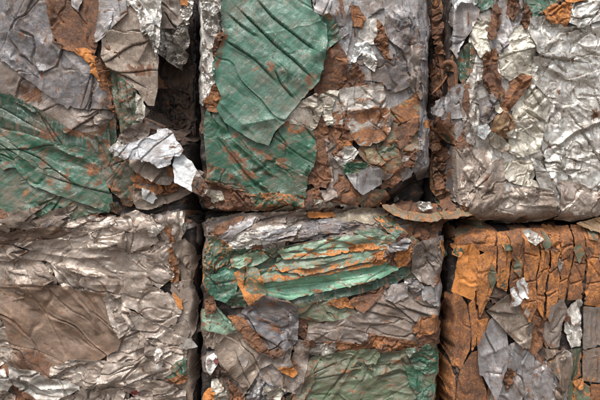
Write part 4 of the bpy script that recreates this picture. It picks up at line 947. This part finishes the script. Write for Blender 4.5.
# ================================================================== lower row, rust brown bale
B = 'LR'
flakes(B, 22, (452, 224, 640, 240), [('R', 'rust'), ('R', 'rustD'), ('R', 'orange'), ('P', 'greenO')], (6, 12), 55, aspect=(1.5, 3))
flakes(B, 16, (452, 240, 600, 330), [('R', 'rustD'), ('D', 'dark')], (7, 14), 56, aspect=(2.5, 5), ang=85, z=-1)  # dark backing flakes: shade of the cracks put into their colour
flakes(B, 24, (456, 240, 636, 410), [('R', 'rustD'), ('D', 'dark')], (10, 16), 59, aspect=(1.5, 3), ang=85, z=-1)  # more dark backing, painting the cracks between strips as shaded
flakes(B, 16, (540, 320, 630, 420), [('G', 'greyB'), ('R', 'brown'), ('R', 'rust'), ('P', 'greenO')], (7, 14), 57, aspect=(2.5, 5), ang=85)
V = dict(ang=85, st=3)
def strip(col, poly, **kw):
    rs = random.Random(len(poly) * 31 + int(pts(poly)[0, 0]))
    a = dict(z=rs.uniform(2.6, 4.6), amp=0.8, cell=20, curl=-0.8, grow=-0.35, soft=6, orange=rs.uniform(.48, .78), jag=.45, tilt=(rs.uniform(-.12, .12), rs.uniform(-.03, .03)), **V); a.update(kw)
    kind = a.pop('kind', 'R')
    return sheet('LR', kind, col, poly, name=a.pop('name', 'rusty_strip' if kind == 'R' else 'pleated_strip'), **a)
strip('rust', '452,238 476,228 496,230 493,246 484,253 477,250 468,245 458,246', orange=.6, ang=10)
strip('rust', '444,330 448,294 460,294 467,305 471,330 469,350 460,369 452,366 447,346', orange=.5, rust=.35, folds=[('v', '455,296 457,330 455,364', -1.8, 2.4), ('v', '463,304 464,350', -1.4, 2)])
strip('orange', '457,245 470,243 477,250 480,262 485,270 479,283 475,286 473,300.5 451.5,292 455,275', orange=1, z=5, amp=1.4, curl=.8, folds=[('v', '466,250 470,268 476,280', -1.6, 3)], label='bright orange rusted sheet with a clean lower edge')
strip('rust', '475,256 485,250 493,245 494,275 490,291 480,319 476,301 473.5,286', z=4)
strip('rust', '495,232 516,230 518,241 508,260 507,275 504,291 494,286 494,260', orange=.7, folds=[('v', '505,238 504,262 503,288', -2, 2.5)])
sheet(B, 'P', 'green', '499,243 514,243 516,246 500,249', z=3, amp=.8, rust=.3, orange=.9, name='painted_flake')
sheet(B, 'P', 'greenD', '452,244 462,246 458,256 453,254', z=2.4, amp=1, rust=.4, orange=.9, name='painted_flake')
sheet(B, 'P', 'greenD', '498,268 505,266 504,288 498,286', z=2.4, amp=1, rust=.45, orange=.9, name='painted_flake')
strip('rustD', '467,303 474,300 478,320 475,345 470,351 470,325', z=4)
strip('rust', '476,320 488,318 485,336 476,347', z=4)
strip('rust', '459,369 470,352 477,350 481,375 487,391 484,428 455,428 456,386', orange=.4)
strip('rust', '444,350 453,368 456,386 453,428 443,428 443,380', orange=.7, z=4)
for poly, cracks in (
    ('505,231 520,228 524,262 520,284 511,300 506,282 509,262', ['505,262 520,258', '510,280 520,276']),
    ('520,228 534,228 538,256 534,276 536,306 530,321 521,327 519,300 522,276', ['520,252 536,256', '522,282 534,280', '521,302 534,300']),
    ('534,228 546,228 548,258 544,284 542,318 535,308 534,276 538,256', ['536,250 547,246', '536,272 546,268', '535,294 543,296']),
    ('546,226 558,226 559,262 555,300 549,322 543,316 545,284 548,258', ['547,246 558,252', '546,274 558,264', '545,296 555,290']),
    ('558,226 571,225 573,254 567,280 564,300 556,298 559,262', ['558,248 572,244', '558,262 566,258', '557,282 567,278']),
    ('571,225 583,225 584,262 581,300 566,300 568,280 573,254', ['572,262 584,264', '568,284 582,280']),
    ('583,226 600,226 601,256 600,307 583,305 584,262', ['583,256 600,258', '584,284 600,280']),
    ('600,226 619,226 618,308 601,307', ['600,257 619,260', '601,286 618,284']),
    ('619,226 655,226 655,309 618,308', ['619,260 650,262'])):
    strip('rust', poly, folds=[('v', c, -2.6, 1.7) for c in cracks] + [('v', cracks[0].split()[0] + ' ' + cracks[-1].split()[1], -1.6, 1.6)])
for poly in ('514,250 519,262 517,276 512,270', '541,228 547,240 544,252 539,244', '575,238 580,252 577,262 572,250', '489,262 494,276 490,290 486,276', '588,228 596,230 594,240 586,238'):
    sheet(B, 'P', 'greenO', poly, z=1.6, amp=1, rust=.34, orange=.6, name='painted_flake')
sheet(B, 'F', 'silver', '523,231 530,229 539,239 531,244 525,239', z=2.2, amp=2, cell=5, dirt=.3)
# silver-grey middle
strip('sgrey', '498,352 508,346 516,343 530,350 541,362 552,352 562,346 570,352 568,380 566,398 556,430 486,430 490,398 495,372', kind='S', z=4, amp=2.6, cell=13, dirt=.35, folds=[('v', '522,360 526,384 520,410', -2, 3), ('v', '540,362 536,390', 1.8, 4), ('v', '512,372 506,396', -2, 3)])
strip('sgrey', '475,345 486,323 492,316 505,329 508,348 506,364 500,380 494,401 488,388 481,375 477,373', kind='S', z=4.5, amp=1.1, jag=.25, cell=20, dirt=.3, curl=1, folds=[('v', '478,356 506,344', 1, 6), ('v', '482,372 500,372', -1, 4)])
strip('grey', '507,345 515,340 531,350 523,363 512,371 505,366', kind='S', z=2.4, amp=1.6, cell=11, dirt=.25)
sheet(B, 'R', 'rust', '503,378 508,366 512,370 506,390', z=2.2, amp=1.2, cell=5, name='rusty_flake')
strip('rust', '519,322 530,309 544,330 543,346 536,352 546,364 538,361 525,349 517,341', z=2.6, orange=.4, amp=1.8)
sheet(B, 'G', 'taupe', '486,310 505,295 511.5,291.5 522,309 527.5,325 525,346 519,345 505,330', z=5, amp=.9, cell=24, dirt=.22, wear=.8, curl=1.2, jag=.25, rust=.12, tilt=(.05, .05), folds=[('v', '490,312 508,330 524,344', 1.6, 6)], label='triangular taupe steel tab with a bright edge')
sheet(B, 'R', 'rust', '511,292 524,300 530,314 526,322 518,304', z=3, amp=1.4, cell=10, orange=.6)
sheet(B, 'P', 'white', '508,291 514,280 520,277 524,288 525.5,296 518,297 513,303 507.5,304 509,298', z=4.5, amp=1.4, cell=8, rust=.2, dirt=.2, curl=1.2, name='metal_flake', label='small whitish torn scrap')
strip('greyB', '547,306 562,298 566,310 561,325 559,346 550,349 542,336', kind='G', z=2, dirt=.4, folds=[('v', '548,336 556,326 564,312', -1.6, 3)])
strip('silver', '565,311 578,297 581,320 581,346 570,349 564,331', kind='C', z=2, amp=2.6, cell=8, dirt=.3)
strip('greyB', '582,306 600,306.5 655,309 655,348 600,346 582,349', kind='G', z=2.2, dirt=.5, folds=[('v', '597,308 597,346', -2, 2.5), ('v', '590,308 589,346', 1, 3)])
strip('greyB', '582,350 600,347 655,349 655,382 600,383 582,381', kind='G', z=2, dirt=.6, rust=.2, folds=[('v', '596,350 598,382', -2, 2.5)])
strip('taupe', '544,348 566,350 571,375 561,391 549,406 552,376 544,360', kind='S', z=2, amp=2.4, cell=9, dirt=.4)
strip('greenD', '569,350 581,348 581,375 573,383 567,376', kind='P', z=2, rust=.42, orange=.6)
strip('greenO', '567,378 583,382 590,386 588,428 568,428 564,396', kind='P', z=4, rust=.3)
strip('rust', '590,384 602,384 600,428 588,428', z=2, orange=.4)
strip('greenO', '602,384 655,384 655,428 602,428', kind='P', z=4, rust=.35)
strip('orange', '569,380 582,377 581,388 573,386', z=2.6, orange=.7, name='rusty_flake')
strip('tan', '574,223 600,216 655,211 655,243 612,240 600,233 586,229', kind='G', z=4, amp=1.2, cell=18, dirt=.4, ang=20, name='steel_sheet')
flakes(B, 10, (500, 245, 600, 330), [('R', 'rust'), ('R', 'rustD'), ('R', 'rustP'), ('G', 'greyB')], (2.5, 5), 58, aspect=(1.5, 4), ang=80)

# ------------------------------------------------------------------ bent rods sticking out of the silver bale
def tube(name, line, r, parent, mat, col, label=None):
    L = np.array(line, float)
    n, k = len(L), 10
    rings = []
    for i in range(n):
        t = L[min(i + 1, n - 1)] - L[max(i - 1, 0)]
        t = t / np.linalg.norm(t)
        a = np.cross(t, (0, 0, 1.0)); a /= np.linalg.norm(a) + 1e-9
        b = np.cross(t, a)
        rr = r * (0.82 if i in (0, n - 1) else 1.0 + 0.08 * math.sin(i * 2.1))
        for j in range(k):
            th = 2 * math.pi * j / k
            rings.append(L[i] + rr * (math.cos(th) * a + math.sin(th) * b))
    R = np.array(rings)
    co = world(R[:, 0], R[:, 1], R[:, 2])
    f = np.array([[i * k + j, i * k + (j + 1) % k, (i + 1) * k + (j + 1) % k, (i + 1) * k + j] for i in range(n - 1) for j in range(k)])
    caps = np.array([list(range(k))[::-1], [(n - 1) * k + j for j in range(k)]])
    z = np.zeros(len(co))
    o = link_mesh(name, co, [f, caps], dict(patch=z, ridge=z, edge=z), MAT[mat], parent, True, label)
    o.color = COL[col]; o['rust'] = .5; o['dirt'] = .2; o['wear'] = .2; o['orange'] = .4; o['grain'] = 1.5
    return o
def smooth_line(P, n=28):
    P = np.array(P, float)
    t = np.linspace(0, len(P) - 1, n)
    out = []
    for x in t:
        i = min(int(x), len(P) - 2); f = x - i
        p0, p1, p2, p3 = P[max(i - 1, 0)], P[i], P[i + 1], P[min(i + 2, len(P) - 1)]
        out.append(0.5 * ((2 * p1) + (-p0 + p2) * f + (2 * p0 - 5 * p1 + 4 * p2 - p3) * f * f + (-p0 + 3 * p1 - 3 * p2 + p3) * f ** 3))
    return out
tube('bent_rod', smooth_line([(444, 66, -8), (447, 62, -3), (452, 63, 0), (455.5, 69, 0), (456, 80, -1), (454.5, 92, -3), (453, 106, -8)]), 2.5, BALES['UR']['root'], 'R', 'rust', 'rusty hooked rod')
tube('thin_rod', smooth_line([(449, 74, -8), (443, 83, -6), (433, 93, -4)]), 1.0, BALES['UR']['root'], 'R', 'rustD')

# ------------------------------------------------------------------ loose scraps lying in the seam between the rows
def loose(name, label, cat, *a, **kw):
    o = sheet(None, *a, name=name, **kw)
    o['label'] = label; o['category'] = cat
    return o
loose('steel_sheet', 'dark rusty torn sheet wedged flat between the rows under the silver bale', 'scrap sheet', 'R', 'rustD', '392,206 410,202 430,203 462,207 442,215 420,217 404,215', z=-4, drape=False, amp=1.6, cell=12, tilt=(0, 1.6), rust=.3)
loose('painted_sheet', 'long rusty sheet edge flecked with green paint sticking out of the seam between the rows', 'scrap sheet', 'P', 'olive', '376,203 390,207 402,211.5 420,214.5 440,213 456,210 474,207.5 478,211 464,215 450,217.5 438,217.5 428,220.5 410,219.5 395,215 384,208.5', z=9, drape=False, amp=1.4, cell=10, tilt=(0, 1.2), rust=.32, orange=.6, dirt=.45, jag=.9,
      folds=[('v', '388,206 402,214 420,218 440,216 464,209', 2, 4)])
loose('foil_scrap', 'small crumpled silver foil scrap lying on the dark rusty sheet in the seam', 'foil scrap', 'F', 'silver', '414,204.5 419,202 430,203 431,207 420,208.5', z=5, drape=False, amp=2.4, cell=5, dirt=.05, tilt=(0, .2))
loose('steel_strip', 'bright orange rusty strip lying along the top of the bale with green beams', 'metal strip', 'R', 'orange', '308,212.5 320,213 334,213 336,216 322,217 309,216.5', z=2, amp=.6, cell=10, orange=1, thick=2)
loose('painted_scrap', 'olive torn scrap hanging below the long rusty sheet edge in the seam', 'scrap sheet', 'P', 'olive', '414,222 424,224 436,222 434,235 424,232 416,235', z=-4, drape=False, amp=1.6, cell=8, rust=.4, dirt=.5, orange=.8)

# ------------------------------------------------------------------ ground below the stack
zg = ZC + (200 - 446) * S
gm = bpy.data.materials.new('yard_ground')
g = NT(gm)
tc = g.n('ShaderNodeTexCoord').outputs['Object']
n1 = g.noise(tc, 1.7, 6, .6); n2 = g.noise(tc, 40, 6, .65)
c = g.mix(g.step(n1, .35, .65), (0.12, 0.10, 0.08, 1), (0.20, 0.17, 0.14, 1))
c = g.mix(g.math('MULTIPLY', g.step(n2, .4, .7), .5), c, (0.06, 0.05, 0.045, 1))
bp = g.n('ShaderNodeBump'); bp.inputs['Strength'].default_value = .6; bp.inputs['Distance'].default_value = .02
g.put(bp.inputs['Height'], n2)
bs = g.n('ShaderNodeBsdfPrincipled'); g.put(bs.inputs['Base Color'], c); bs.inputs['Roughness'].default_value = .9
g.put(bs.inputs['Normal'], bp.outputs[0])
o = g.n('ShaderNodeOutputMaterial'); g.t.links.new(bs.outputs[0], o.inputs[0])
gx = np.linspace(-60, 60, 41)
X, Y = np.meshgrid(gx, gx)
co = np.stack([X, Y, np.full(X.shape, zg) + 0.0 * X], -1).reshape(-1, 3)
ii = np.arange(41 * 41).reshape(41, 41)
fq = np.stack([ii[:-1, :-1], ii[:-1, 1:], ii[1:, 1:], ii[1:, :-1]], -1).reshape(-1, 4)
go = link_mesh('ground', co, [fq], {}, gm, None)
go['kind'] = 'structure'
print('sheets', count[0], 'tris', sum(len(m.polygons) * 2 for m in bpy.data.meshes))
